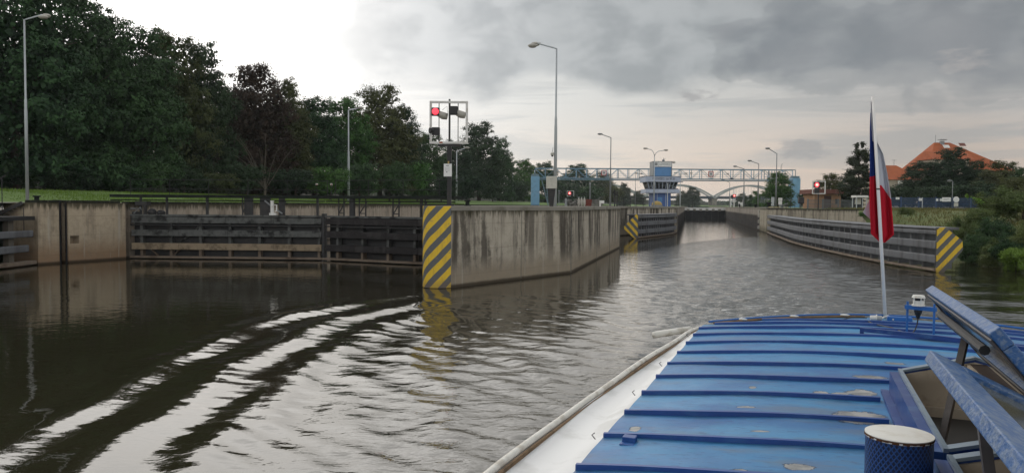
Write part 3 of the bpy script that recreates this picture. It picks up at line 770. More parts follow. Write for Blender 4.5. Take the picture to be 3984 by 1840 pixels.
BEAMS = [(2.14 - .62, 1.98), (0.60, 1.07)]
def curve(pts, n):
    out = []
    P = [Vector((x, y)) for x, y in pts]
    P = [P[0] * 2 - P[1]] + P + [P[-1] * 2 - P[-2]]
    for i in range(1, len(P) - 2):
        for j in range(n):
            t = j / n
            out.append(tuple(0.5 * ((2 * P[i]) + (P[i + 1] - P[i - 1]) * t + (2 * P[i - 1] - 5 * P[i] + 4 * P[i + 1] - P[i + 2]) * t * t + (3 * P[i] - P[i - 1] - 3 * P[i + 1] + P[i + 2]) * t ** 3)))
    out.append(tuple(P[-2])); return out
fr, fb = fender('f', curve([(26.45, 48.3), (26.6, 56.0), (27.7, 66), (30.2, 82.0), (34.3, 99.5), (38.75, 117.6)], 4),
                'long grey beam fender curving away along the right bank, behind the flagpole', [(2.36, 2.62), (1.46, 1.95), (0.58, 1.06)], 1.62, (2.66, 2.80), side=-1)
def board(px_pts, Y, z_base, parent, base, mat, th=0.10):
    P = [atY(x, y, Y) for x, y in px_pts]
    pv = Vector((min(p.x for p in P), Y, 0))
    b = MB(); n = len(P)
    fr_ = [(p.x - pv.x, 0, max(0.0, p.z)) for p in P]; bk = [(p.x - pv.x, th, max(0.0, p.z)) for p in P]
    b.add(fr_ + bk, [tuple(range(n)), tuple(reversed(range(n, 2 * n)))] + [((i + 1) % n, i, n + i, n + (i + 1) % n) for i in range(n)])
    o = b.build('warning_board', mat, parent); o.location = pv - base
    bm = bmesh.new(); bm.from_mesh(o.data); bmesh.ops.recalc_face_normals(bm, faces=bm.faces); bm.to_mesh(o.data); bm.free()
    return o
board([(2359, 573), (2378, 572), (2421, 605), (2423, 628), (2375, 687), (2356, 687)], 48.2, 0, fr, fb, stripes('board_stripes', 0, 1 / 0.80, slope=1.08, off=0.42))
fl, fb2 = fender('f', curve([(15.35, 94.6), (18.2, 100.0), (21.8, 107.5), (24.3, 114.5), (25.1, 118.4)], 4),
                 'short curved grey fender with an arrow shaped striped board, below the blue tower', [(2.5, 2.8), (1.56, 2.08), (0.58, 1.08)], 1.0, (2.84, 2.98), side=1)
board([(1605, 539), (1601, 539), (1570, 570), (1571, 577), (1596, 603), (1604, 603)], 94.4, 0, fl, fb2, stripes('board_stripes_back', 0, 1 / 1.0, slope=-1.1, off=0.1))
# fender at the left edge, cut by the picture frame
f3 = thing('guide_fender', (-30.1, 42, 0), 'grey beam fender with a dark walkway at the far left picture edge', 'fender', 'grey guide fenders at the chamber mouths')
for z0, z1 in ((1.78, 2.2), (0.86, 1.3)):
    b = MB(); b.box(-0.35, 0, -22, 6.65 if z0 > 1 else 6.2, z0, z1); b.build('beam', M['fender'], f3, bevel=0.06)
b = MB(); b.box(-1.6, 0.06, -22, 6.7, 2.84, 3.08); b.build('walkway', M['black'], f3)
b = MB(); b.box(-0.6, 0.12, -22, 6.75, 0.08, 0.30); b.build('sill', M['silt'], f3, bevel=0.02)
for i in range(14):
    b = MB(); y = 5.0 - i * 1.62; b.box(-0.7, -0.36, y - .25, y + .25, 0.3, 2.84); b.build('post', M['fender_low'], f3)
b = MB(); b.tube([(-0.2, 6.0, 2.2), (-0.2, 6.0, 3.62)], 0.025, 6); b.build('rod', M['black'], f3)
# stair at the left edge
stc = thing('stair', (-33.2, 50.4, 2.9), 'dark steel stair climbing to the quay at the left picture edge', 'stair')
for dy in (-1.1, 0.0):
    b = MB(); b.bar((-0.2, dy, -0.05), (2.0, dy, 1.02), 0.10, 0.22); b.build('stringer', M['black'], stc)
b = MB()
for i in range(7): b.box(-0.1 + i * .29, 0.16 + i * .29, -1.02, -0.08, 0.02 + i * .15, 0.07 + i * .15)
b.build('tread', M['paving'], stc)
hr = bpy.data.objects.new('handrail', None); COL.objects.link(hr); hr.parent = stc
b = MB(); b.tube([(-0.4, -1.1, 1.75), (0.95, -1.1, 2.75)], 0.035, 6); b.build('rail', M['black'], hr)
for x_, z_ in ((0.28, 2.25), (0.72, 2.58)):
    b = MB(); b.tube([(x_, -1.1, 0.2), (x_, -1.1, z_)], 0.03, 6); b.build('rail_post', M['black'], hr)

# ------------------------------------------------------------------ right bank
GP0, GP1 = (38.8, 118.0), (41.55, 130.0)
eR = dens([(30, -300), (29.5, 20), (30.5, 40), (32.0, 48), (34.6, 58), (36.5, 68), (38.8, 80), (39.4, 86)], 4)
def zr(x, y, d, z):
    if y > 76: return z + (3.7 - z) * min(1, (y - 76) / 9.0) if d < 10 else z
    return z
o = land('ground', eR, [(-1.0, -1.2), (0.3, 0.05), (2.2, 1.1), (5.0, 2.6), (8.0, 3.5), (11, 3.75), (30, 3.85), (300, 5), (2500, 16)], [M['bankgrass'], M['grass']], 1, zr, [0, 0, 0, 0, 0, 0, 1, 1])
tag(o, kind='structure')
CR0 = GP1
eR2 = dens([(39.4, 86), (39.1, 100), (38.9, 118), GP1, along(GP1, 259), along(GP1, 480), (320, 800), (560, 1500)], 8)
o = land('ground', eR2, [(0.0, 3.7), (0.8, 3.72), (2.2, 3.73), (5, 3.76), (10, 3.78), (30, 3.85), (300, 5), (2500, 16)], [M['paving'], M['bankgrass']], 1, None, [0, 0, 1, 1, 1, 1, 1])
tag(o, kind='structure')
wall_thing('quay_wall', [(39.35, 84), (39.05, 100), (38.85, 118.0)], -3, 3.70, 0.8, M['conc_right'], 'mossy concrete bank wall behind the long right fender', 'quay wall', -1, (0.1, M['coping']))
wall_thing('quay_wall', [along(GP1, 129.9), along(GP1, 200), along(GP1, 262), along(GP1, 480)], -3, 3.78, 0.8, M['conc_dark'], 'long chamber wall on the right, dark and wet in its lower half', 'quay wall', -1, (0.12, M['paving']))
gp = thing('lock_pier', (GP0[0], GP0[1], 0), 'pale concrete gate pier at the right mouth of the open chamber', 'lock pier', rz=math.atan2(GP1[1] - GP0[1], GP1[0] - GP0[0]))
LG = math.hypot(GP1[0] - GP0[0], GP1[1] - GP0[1])
b = MB(); b.box(0, 4.5, 0.0, -3, -3, 3.78); b.box(4.75, LG, 0.0, -3, -3, 3.78); b.box(4.5, 4.75, -0.3, -3, -3, 3.78); b.build('wall', M['conc_right'], gp)
b = MB(); b.box(-0.05, LG + .05, 0.06, -2.5, 3.782, 3.95); b.build('coping', M['paving'], gp)
for z in (0.35, 1.3, 2.3, 3.0):
    b = MB(); b.box(LG - 0.6, LG + 0.05, 0.001, 0.25, z, z + 0.5); b.build('niche_step', M['paleblock'], gp)  # pale blocks whose tone stands for the lit steps of a niche
# lower gate far up the open chamber
FA, FB_ = along(R5, 259), along(GP1, 259)
fg = thing('lock_gate', (FA[0], 259, 0), 'far closed lock gate with a pale walkway at the end of the open chamber', 'lock gate')
Wf = FB_[0] - FA[0]
b = MB(); b.box(0, Wf, 0, .5, -3, 2.695); b.build('skin_plate', M['black'], fg)
for z in (0.5, 1.35, 2.1):
    b = MB(); b.box(0.3, Wf - .3, -.25, -.005, z, z + .16); b.build('beam', M['t_dark'], fg)
for i in range(7):
    b = MB(); x_ = 0.2 + i * (Wf - .5) / 6; b.box(x_, x_ + .12, -.2, -.005, 0, 2.69); b.build('rib', M['t_grey'], fg)
b = MB(); b.box(-.5, Wf + .5, -.6, 3.2, 2.70, 3.55); b.build('walkway', M['white'], fg)
for i in range(6):
    b = MB(); b.box(.5 + i * 2.1, 1.4 + i * 2.1, -.75, -.61, 2.5, 3.2); b.build('bracket', M['paving'], fg)
# ================================================================== THE BOAT
PSI = R(20.8)
BC = Vector((4 * math.sin(PSI) + 0.96 * math.cos(PSI), 4 * math.cos(PSI) - 0.96 * math.sin(PSI), 0))
boat = thing('tour_boat', BC, 'blue roofed tour boat in the foreground with open skylights and a stern flagpole', 'boat', rz=-PSI)
BM = Matrix.Translation(BC) @ Matrix.Rotation(-PSI, 4, 'Z'); BMI = BM.inverted()
def L(s, t, z): return Vector((t - 0.96, s - 4.0, z))
def rz_(t, s):
    d = (t - 0.96) / 1.96
    return 2.75 + 0.10 * (1 - d * d) - 0.05 * float(smooth(np.array(s), 7.9, 9.3))
def s_end(t): return 9.3 - 0.23 * (t - 0.96) ** 2
def roof_hit(fx, fy):                   # a point on the roof seen at a photo position (full pixels)
    d = ray(fx / S, fy / S); z = 2.8
    for _ in range(6):
        P = Vector((0, 0, EYE)) + d * ((z - EYE) / d.z); q = BMI @ P; z = rz_(q.x + .96, q.y + 4)
    return Vector((q.x, q.y, z))
# roof paint: chalky blue over deep blue, rubbed and peeling
mt, t, p, pos, obj = newmat('worn_blue_roof')
n1 = noise(t, vscale(t, obj, (0.7, 1, 1)), 1.6, 6, 0.6, 0.4); n2 = noise(t, obj, 7.0, 5, 0.65); n3 = noise(t, vscale(t, obj, (.5, 1.6, 1)), 26.0, 3, 0.6)
c = mix(t, sstep(t, n1, 0.33, 0.66), (.012, .105, .295, 1), (.042, .215, .42, 1))
c = mix(t, mth(t, 'MULTIPLY', sstep(t, n2, 0.5, 0.7), 0.45), c, (.04, .23, .40, 1))
c = mix(t, mth(t, 'MULTIPLY', sstep(t, n3, 0.58, 0.68), 0.45), c, (.004, .03, .14, 1))
grime = noise(t, vscale(t, obj, (0.5, 2.2, 1), (4, 9, 0)), 2.4, 6, 0.65)
c = mix(t, mth(t, 'MULTIPLY', sstep(t, grime, 0.46, 0.70), 0.62), c, (.115, .145, .185, 1))
spy = nd(t, 'ShaderNodeSeparateXYZ', {0: obj}).outputs[1]
fy = mth(t, 'FRACT', mth(t, 'ADD', mth(t, 'DIVIDE', mth(t, 'ADD', spy, 0.49), 0.525), 20.0))
nw = noise(t, vscale(t, obj, (0.35, 1.0, 1), (9, 1, 0)), 9.0, 6, 0.7)
wear = mth(t, 'MULTIPLY', sstep(t, mth(t, 'ADD', mth(t, 'ABSOLUTE', mth(t, 'SUBTRACT', fy, 0.5)), mth(t, 'MULTIPLY', mth(t, 'SUBTRACT', nw, 0.5), 0.9)), 0.30, 0.50), 0.75)
c = mix(t, wear, c, mix(t, n3, (.010, .10, .22, 1), (.016, .055, .12, 1)))
pe = noise(t, vscale(t, obj, (0.6, 1.3, 1), (2.2, 7.7, 0)), 3.6, 7, 0.62, 0.2)
pm1 = sstep(t, pe, 0.715, 0.722); pm0 = sstep(t, pe, 0.695, 0.715)
PATCH = []
for (fx, fy, a_, c_) in [(3345, 1642, .135, .15), (3352, 1546, .085, .10), (3271, 1547, .055, .045), (3196, 1541, .05, .06), (3385, 1487, .10, .05), (3105, 1826, .065, .05), (2472, 1638, .032, .05), (2928, 1508, .024, .035), (3480, 1432, .07, .045), (2905, 1584, .05, .02), (2870, 1836, .06, .04), (2955, 1680, .05, .015), (3560, 1452, .04, .03)]:
    d_ = ray(fx / S, fy / S); P_ = Vector((0, 0, EYE)) + d_ * ((2.81 - EYE) / d_.z); q_ = BMI @ P_
    PATCH.append((q_.x, q_.y, a_, c_))
spo = nd(t, 'ShaderNodeSeparateXYZ', {0: obj})
pnz = mth(t, 'MULTIPLY', mth(t, 'SUBTRACT', noise(t, obj, 16.0, 7, 0.68, 0.3), 0.5), 1.7)
pmx = None
for (xx, yy, a_, c_) in PATCH:
    e1 = mth(t, 'DIVIDE', mth(t, 'SUBTRACT', spo.outputs[0], xx), a_); e2 = mth(t, 'DIVIDE', mth(t, 'SUBTRACT', spo.outputs[1], yy), c_)
    v_ = mth(t, 'SUBTRACT', 1.0, mth(t, 'SQRT', mth(t, 'ADD', mth(t, 'MULTIPLY', e1, e1), mth(t, 'MULTIPLY', e2, e2))))
    pmx = v_ if pmx is None else mth(t, 'MAXIMUM', pmx, v_)
pmx = mth(t, 'ADD', pmx, pnz)
pm0 = mth(t, 'MAXIMUM', pm0, sstep(t, pmx, -0.10, 0.02)); pm1 = mth(t, 'MAXIMUM', pm1, sstep(t, pmx, 0.04, 0.08))
c = mix(t, mth(t, 'MULTIPLY', pm0, 0.85), c, (.01, .025, .06, 1))
c = mix(t, pm1, c, mix(t, sstep(t, n2, .35, .65), (.14, .145, .145, 1), (.36, .355, .335, 1)))
p.inputs['Specular IOR Level'].default_value = 0.36
setp(t, p, 'Base Color', c); setp(t, p, 'Roughness', mth(t, 'ADD', 0.32, mth(t, 'MULTIPLY', n2, 0.25)))
bn = nd(t, 'ShaderNodeBump', {'Height': mth(t, 'ADD', mth(t, 'ADD', mth(t, 'MULTIPLY', n1, 1.2), mth(t, 'MULTIPLY', n2, 0.25)), mth(t, 'MULTIPLY', pm0, -0.9)), 'Strength': 0.5, 'Distance': 0.015})
t.links.new(bn.outputs[0], p.inputs['Normal']); M['roof'] = mt
M['seam'] = paint('deep_blue_seam', (.008, .055, .235), 0.42, 0.25, 5.0, (.03, .12, .3), 0.4, 6.0, world=False)
M['deepblue'] = paint('deep_blue_paint', (.008, .042, .19), 0.4, 0.25, 4.0, (.05, .13, .28), 0.5, 7.0, world=False)
M['wornblue'] = paint('rubbed_blue_paint', (.022, .085, .23), 0.4, 0.3, 6.0, (.20, .24, .28), 0.42, 34.0, world=False, bump=0.3, dlo=0.46, dhi=0.56)
M['bracketblue'] = paint('bright_blue_paint', (.012, .11, .36), 0.4, 0.2, 5.0, world=False)
M['hullwhite'] = paint('white_gunwale_paint', (.70, .70, .69), 0.38, 0.07, 1.5, (.46, .455, .43), 0.55, 3.5, world=False)
M['wood'] = paint('tan_rail_wood', (.20, .13, .075), 0.7, 0.3, 4.0, (.07, .05, .03), 0.6, 9.0, world=False)
M['railwhite'] = paint('chipped_white_rail', (.66, .64, .58), 0.5, 0.1, 4.0, (.30, .24, .16), 0.5, 10.0, world=False)
M['rimmetal'] = paint('pale_blue_rim', (.22, .28, .33), 0.35, 0.15, 5.0, (.05, .12, .25), 0.35, 8.0, world=False, metal=0.3)
M['lining'] = paint('tan_lining', (.42, .355, .275), 0.7, 0.12, 3.0, (.12, .09, .06), 0.5, 5.0, world=False)
M['beamwood'] = paint('dark_beam_wood', (.055, .038, .028), 0.7, 0.3, 6.0, world=False)
M['strut'] = paint('strut_brown', (.06, .05, .045), 0.45, 0.25, 8.0, (.12, .10, .09), 0.5, 12.0, world=False)
M['chip'] = paint('bare_roof_metal', (.27, .265, .25), 0.7, 0.35, 9.0, (.08, .085, .09), 0.8, 14.0, world=False, bump=0.5)
M['steelpole'] = paint('aluminium_pole', (.80, .77, .73), 0.4, 0.06, 6.0, metal=0.0, world=False)
M['ventcap'] = paint('white_vent_cap', (.72, .70, .64), 0.55, 0.06, 6.0, (.5, .44, .33), 0.4, 9.0, world=False)
M['rust'] = paint('rusty_edge', (.10, .045, .02), 0.8, 0.4, 12.0, world=False)
M['rubber'] = paint('black_rubber', (.012, .012, .013), 0.5, 0.2, 5.0)
M['pvc'] = paint('grey_plug', (.30, .31, .31), 0.5, 0.1, 6.0)
mt, t, p, pos, obj = newmat('hatch_glass')
n1 = noise(t, obj, 3.0, 5); setp(t, p, 'Base Color', mix(t, n1, (.05, .055, .04, 1), (.16, .15, .10, 1))); setp(t, p, 'Roughness', 0.12); M['hglass'] = mt  # yellow-green reflection put into the pane's base colour
mt, t, p, pos, obj = newmat('dark_grille')
sp = nd(t, 'ShaderNodeSeparateXYZ', {0: obj})
wv = mth(t, 'MULTIPLY', mth(t, 'SINE', mth(t, 'MULTIPLY', sp.outputs[0], 380.0)), mth(t, 'SINE', mth(t, 'MULTIPLY', sp.outputs[1], 300.0)))
setp(t, p, 'Base Color', mix(t, sstep(t, wv, 0.0, 0.5), (.010, .009, .008, 1), (.05, .045, .04, 1))); setp(t, p, 'Roughness', 0.6); M['grille'] = mt
mt, t, p, pos, obj = newmat('blue_expanded_mesh')
sp = nd(t, 'ShaderNodeSeparateXYZ', {0: obj})
an = mth(t, 'MULTIPLY', mth(t, 'ARCTAN2', sp.outputs[1], sp.outputs[0]), 20.0 / math.pi)
zz = mth(t, 'MULTIPLY', sp.outputs[2], 36.0)
da = mth(t, 'ABSOLUTE', mth(t, 'SUBTRACT', mth(t, 'FRACT', mth(t, 'ADD', an, zz)), 0.5)); db = mth(t, 'ABSOLUTE', mth(t, 'SUBTRACT', mth(t, 'FRACT', mth(t, 'ADD', mth(t, 'SUBTRACT', an, zz), 60.0)), 0.5))
hole = sstep(t, mth(t, 'MAXIMUM', da, db), 0.32, 0.40)
setp(t, p, 'Base Color', mix(t, hole, (.004, .010, .04, 1), mix(t, noise(t, obj, 18.0, 4), (.008, .045, .19, 1), (.02, .09, .28, 1)))); setp(t, p, 'Roughness', 0.4)
bn = nd(t, 'ShaderNodeBump', {'Height': hole, 'Strength': 0.9, 'Distance': 0.006}); t.links.new(bn.outputs[0], p.inputs['Normal']); M['mesh'] = mt

HATCH = [(3.65, 5.27), (1.85, 3.48)]; HT0, HT1 = 0.56, 1.36
tg_ = sorted(set([round(x, 4) for x in np.linspace(-1.0, 2.92, 41)] + [HT0, HT1]))
sg_ = sorted(set([round(x, 4) for x in np.linspace(-7.0, 7.4, 97)] + [a for h_ in HATCH for a in h_])) + [('e', f) for f in np.linspace(0.08, 1, 16)]
b = MB(); nt_ = len(tg_)
def sval(e, t_): return e if not isinstance(e, tuple) else 7.4 + (s_end(t_) - 7.4) * e[1]
rr = np.random.default_rng(2)
for e in sg_:
    for t_ in tg_:
        s_ = sval(e, t_)
        b.v.append(tuple(L(s_, t_, rz_(t_, s_) + 0.004 * math.sin(t_ * 5 + s_ * 3.1) + 0.003 * math.sin(s_ * 11 + t_ * 2))))
for i in range(len(sg_) - 1):
    for j in range(nt_ - 1):
        if not isinstance(sg_[i + 1], tuple):
            sm2 = (sg_[i] + sg_[i + 1]) / 2; tm = (tg_[j] + tg_[j + 1]) / 2
            if HT0 < tm < HT1 and any(a < sm2 < c for a, c in HATCH): continue
        b.f.append((i * nt_ + j, i * nt_ + j + 1, (i + 1) * nt_ + j + 1, (i + 1) * nt_ + j)); b.mi.append(0)
roof = b.build('roof', M['roof'], boat, smooth=True)
seams = [3.51 - .525 * k for k in range(1, 14)] + [3.51, 4.05, 4.57, 5.09, 5.61, 6.11, 6.61, 7.11, 7.58, 8.02, 8.42, 8.78]
for k, s0 in enumerate(seams):
    runs = [[-1.0, 2.92]]
    for a, c in HATCH:
        if a - .02 < s0 < c + .02: runs = [[-1.0, 0.44], [1.48, 2.92]]
    for ta, tb in runs:
        b = MB()
        n = 34; rows = []
        for i in range(n + 1):
            t_ = ta + (tb - ta) * i / n
            if s0 > s_end(t_) - 0.03: continue
            ww = 0.006 * math.sin(t_ * 2.3 + k * 1.7) + 0.003 * math.sin(t_ * 7 + k)
            z = rz_(t_, s0) + 0.004
            rows.append([L(s0 - .013 + ww, t_, z - .02), L(s0 - .011 + ww, t_, z + .019), L(s0 + .009 + ww, t_, z + .021), L(s0 + .020 + ww, t_, z - .02)])
        if len(rows) < 2: continue
        base_ = len(b.v); b.v += [tuple(q) for r_ in rows for q in r_]
        for i in range(len(rows) - 1):
            for j in range(3):
                f = (base_ + i * 4 + j, base_ + (i + 1) * 4 + j, base_ + (i + 1) * 4 + j + 1, base_ + i * 4 + j + 1)
                b.f.append(f); b.mi.append(0)
        for e in (0, len(rows) - 1):
            b.f.append(tuple(base_ + e * 4 + j for j in range(4))); b.mi.append(0)
        o = b.build('seam', M['seam'], roof)
        bm = bmesh.new(); bm.from_mesh(o.data); bmesh.ops.recalc_face_normals(bm, faces=bm.faces); bm.to_mesh(o.data); bm.free()
# gunwale strips, rails and hull
WD = [(-7, .38), (3.45, .37), (4.96, .325), (6.12, .235), (7.3, .14), (8.23, .085), (8.42, .05)]
def wd(s): return float(np.interp(s, [a for a, _ in WD], [c for _, c in WD]))
ss = [-7, -4, -1, 1, 2.5] + list(np.linspace(3.3, 8.42, 28))
for sd_ in (-1, 1):
    def T(off): return (-1.0 - off) if sd_ < 0 else (2.92 + off)
    b = MB(); rows = []
    for s_ in ss:
        w_ = wd(s_); row = []
        for f in (0, .15, .5, .85, 1.0):
            z = rz_(-1.0, s_) - 0.006 - 0.082 * f - 0.05 * math.sin(f * math.pi) * min(1, w_ / .3) + 0.03 * f * f
            row.append(L(s_, T(w_ * f + (0.0 if f else -0.02)), z))
        rows.append(row)
    for r_ in rows: b.v += [tuple(q) for q in r_]
    for i in range(len(rows) - 1):
        for j in range(4):
            f = (i * 5 + j, i * 5 + j + 1, (i + 1) * 5 + j + 1, (i + 1) * 5 + j)
            b.f.append(f if sd_ < 0 else tuple(reversed(f))); b.mi.append(0)
    for i in range(len(b.f)): b.f[i] = tuple(reversed(b.f[i]))
    b.build('gunwale', M['hullwhite'], boat, smooth=True)
    edge = [L(s_, T(wd(s_) + 0.012), rz_(-1.0, s_) - 0.055 + 0.01 * math.sin(s_ * 2.2)) for s_ in ss]
    st_pts = [L(s_end(t_) + 0.03, t_, rz_(t_, s_end(t_)) - .005) for t_ in np.linspace(-0.95, 0.9, 16)]
    full = edge + (st_pts if sd_ < 0 else [])
    b = MB(); b.tube([q + Vector((sd_ * 0.014, 0, 0.012)) for q in edge] + [q + Vector((0, 0, -.02)) for q in st_pts[:3] if sd_ < 0], 0.021, 8); b.build('rub_rail', M['railwhite'], boat, smooth=True)
    b = MB()
    for i in range(len(edge) - 1):
        b.bar(edge[i] + Vector((-sd_ * 0.018, 0, -0.006)), edge[i + 1] + Vector((-sd_ * 0.018, 0, -0.006)), 0.014, 0.022)
    b.build('rail_batten', M['wood'], boat)
    # hull side
    b = MB(); rows = []
    for s_ in ss:
        tt = T(wd(s_)); rows.append((L(s_, tt, rz_(-1., s_) - .09), L(s_, tt - sd_ * .05, .9), L(s_, tt - sd_ * .25, -.5)))
    for r_ in rows: b.v += [tuple(q) for q in r_]
    for i in range(len(rows) - 1):
        for j in range(2):
            f = (i * 3 + j, i * 3 + j + 1, (i + 1) * 3 + j + 1, (i + 1) * 3 + j)
            b.f.append(f if sd_ < 0 else tuple(reversed(f))); b.mi.append(j)
    b.build('hull_side', [M['hullwhite'], M['deepblue']], boat)
b = MB(); rows = []
for t_ in np.linspace(-1.0, 2.92, 24):
    e = s_end(t_); rows.append((L(e, t_, rz_(t_, e) - .002), L(e - .02, t_, .9), L(e - .3, t_, -.5)))
for r_ in rows: b.v += [tuple(q) for q in r_]
for i in range(len(rows) - 1):
    for j in range(2):
        b.f.append((i * 3 + j, i * 3 + j + 1, (i + 1) * 3 + j + 1, (i + 1) * 3 + j)); b.mi.append(j)
b.build('stern', [M['hullwhite'], M['deepblue']], boat)
b = MB(); b.tube([L(s_end(t_) - .035, t_, rz_(t_, s_end(t_)) + .014) for t_ in np.linspace(-0.9, 0.62, 26)], 0.014, 6); b.build('edge_hose', M['wood'], boat)
b = MB(); b.tube([L(s_end(t_) + .005, t_, rz_(t_, s_end(t_)) + .03) for t_ in np.linspace(-0.95, 2.6, 40)], 0.012, 6); b.build('stern_trim', M['bracketblue'], boat)
for t_ in (-.62, -.1, .42):
    b = MB(); b.ell(L(s_end(t_) - .03, t_, rz_(t_, s_end(t_)) + .03), (.05, .02, .012), 8, 5); b.build('hose_clip', M['railwhite'], boat)
b = MB(); b.tube([L(8.02, -1.46, 2.66), L(8.36, -1.13, 2.69)], 0.035, 10); b.build('fender_roller', M['railwhite'], boat, smooth=True)
for s0 in (4.05, 5.09, 6.11, 7.58):
    b = MB(); b.tube([L(s0 - .02, -1.04, rz_(-1., s0) - .01), L(s0 - .02, -1.06, rz_(-1., s0) + .012), L(s0, -1.05, rz_(-1., s0) + .018)], 0.003, 5); b.build('hook', M['rubber'], boat)
q_ = roof_hit(2450, 1718); b = MB(); b.box(-.035, .035, -.03, .03, 0, .032); b.box(-.04, .035, -.075, -.032, 0, .008); b.build('fixing_plate', M['seam'], boat, bevel=.006, loc=q_)
# skylight hatches
def hatch(sa, sb, lid_free, lid_s, strut, frame_w):
    b = MB()
    def bx(t0, t1, s0, s1, z0, z1, mi=0):
        p0, p1 = L(s0, t0, z0), L(s1, t1, z1); b.box(p0.x, p1.x, p0.y, p1.y, p0.z, p1.z, mi)
    for t0, t1 in ((.505, .555), (1.365, 1.415)): bx(t0, t1, sa - .03, sb + .03, 2.70, 2.985)
    bx(.46, .504, sa - .08, sb + .06, 2.70, 2.865); bx(1.416, 1.46, sa - .08, sb + .06, 2.70, 2.865)
    for s0, s1 in ((sa - .03, sa), (sb, sb + .03)):
        pts = [(.556, 2.70), (1.364, 2.70), (1.364, 2.985), (.96, 3.10), (.556, 2.985)]
        A = [L(s0, t_, z) for t_, z in pts]; B = [L(s1, t_, z) for t_, z in pts]; n = 5
        b.add(A + B, [tuple(range(n)), tuple(reversed(range(n, 2 * n)))] + [((i + 1) % n, i, n + i, n + (i + 1) % n) for i in range(n)])
    hc = b.build('hatch_coaming', M['deepblue'], boat)
    bm = bmesh.new(); bm.from_mesh(hc.data); bmesh.ops.recalc_face_normals(bm, faces=bm.faces); bm.to_mesh(hc.data); bm.free()
    b = MB()
    bx(.553, .575, sa - .045, sb + .045, 2.988, 3.006); bx(1.345, 1.367, sa - .045, sb + .045, 2.988, 3.006)
    for s0, s1 in ((sa - .045, sa + .012), (sb - .012, sb + .045)):
        for ta, za, tb, zb in ((.576, 3.0, .96, 3.108), (.96, 3.108, 1.344, 3.0)):
            b.bar(L((s0 + s1) / 2, ta, za), L((s0 + s1) / 2, tb, zb), s1 - s0, .014)
    b.build('hatch_rim', M['rimmetal'], hc)
    b = MB()
    for t0, t1 in ((.557, .575), (1.345, 1.363)): bx(t0, t1, sa + .016, sb - .016, 2.45, 2.984)
    for s0, s1, k in ((sa + .001, sa + .014, 1), (sb - .014, sb - .001, -1)):
        pts = [(.576, 2.45), (1.344, 2.45), (1.344, 2.98), (.96, 3.085), (.576, 2.98)]
        A = [L(s0, t_, z) for t_, z in pts]; B = [L(s1, t_, z) for t_, z in pts]; n = 5
        b.add(A + B, [tuple(range(n)), tuple(reversed(range(n, 2 * n)))] + [((i + 1) % n, i, n + i, n + (i + 1) % n) for i in range(n)])
        bx(.576, 1.344, s0 + k * .014 if k > 0 else s0 - .03, s1 + .03 if k > 0 else s1 - .014, 2.45, 2.80)
    o = b.build('lining', M['lining'], hc)
    bm = bmesh.new(); bm.from_mesh(o.data); bmesh.ops.recalc_face_normals(bm, faces=bm.faces); bm.to_mesh(o.data); bm.free()
    b = MB(); bx(.576, 1.344, sa + .05, sb - .05, 2.70, 2.745); b.build('floor_grille', M['grille'], hc)
    b = MB(); bx(.935, 1.02, sa + .016, sb - .016, 3.0, 3.075); b.build('ridge_beam', M['beamwood'], hc)
    b = MB(); bx(.916, .934, sa + .016, sb - .016, 2.96, 3.07); b.build('ridge_lining', M['lining'], hc)
    # lid hinged on the ridge
    hp = Vector((1.0, 3.115)); fp = Vector(lid_free); W_ = (fp - hp).length; e = (fp - hp) / W_; nn = Vector((e.y, -e.x))
    def LP(u, s_, h): q = hp + e * u + nn * h; return L(s_, q.x, q.y)
    def slab(b, u0, u1, s0, s1, h0, h1, mi=0):
        vs = [LP(u, s_, h) for h in (h0, h1) for (u, s_) in ((u0, s0), (u1, s0), (u1, s1), (u0, s1))]
        b.add(vs, [(0, 1, 2, 3), (7, 6, 5, 4), (0, 4, 5, 1), (1, 5, 6, 2), (2, 6, 7, 3), (3, 7, 4, 0)], mi)
    def fixn(o):
        bm = bmesh.new(); bm.from_mesh(o.data); bmesh.ops.recalc_face_normals(bm, faces=bm.faces); bm.to_mesh(o.data); bm.free()
    s0, s1 = lid_s; fw = frame_w
    b = MB(); slab(b, W_ - fw, W_, s0, s1, 0, .052); slab(b, 0.0, fw * .7, s0, s1, 0, .052)
    slab(b, fw * .7, W_ - fw, s0, s0 + fw, 0, .052); slab(b, fw * .7, W_ - fw, s1 - fw, s1, 0, .052)
    o = b.build('lid_frame', M['wornblue'], hc); fixn(o)
    bv = o.modifiers.new('bevel', 'BEVEL'); bv.width = .006; bv.segments = 2
    b = MB(); slab(b, W_ - fw * .8, W_ - .03, s0 + .02, s1 - .02, -.010, -.002); slab(b, .01, fw * .6, s0 + .02, s1 - .02, -.010, -.002)
    slab(b, fw * .6, W_ - fw * .8, s0 + .02, s0 + fw * .8, -.010, -.002); slab(b, fw * .6, W_ - fw * .8, s1 - fw * .8, s1 - .02, -.010, -.002)
    o = b.build('lid_underframe', M['strut'], hc); fixn(o)
    b = MB(); slab(b, fw * .65, W_ - fw * .95, s0 + fw * .95, s1 - fw * .95, .018, .03); o = b.build('lid_pane', M['hglass'], hc); fixn(o)
    b = MB(); b.bar(L(*strut[0]), L(*strut[1]), .032, .032); b.build('strut', M['strut'], hc)
    return LP
LP1 = hatch(3.65, 5.27, (.69, 3.50), (3.55, 5.32), ((4.30, .63, 2.72), (4.62, .80, 3.35)), .085)
LP2 = hatch(1.85, 3.48, (.473, 3.364), (1.80, 3.62), ((2.75, .60, 2.82), (2.83, .545, 3.30)), .13)
b = MB(); b.tube([LP1(.40, 4.9, -.04), LP1(.40, 3.75, -.04)], .022, 8); b.build('blind_roll', M['rubber'], boat)
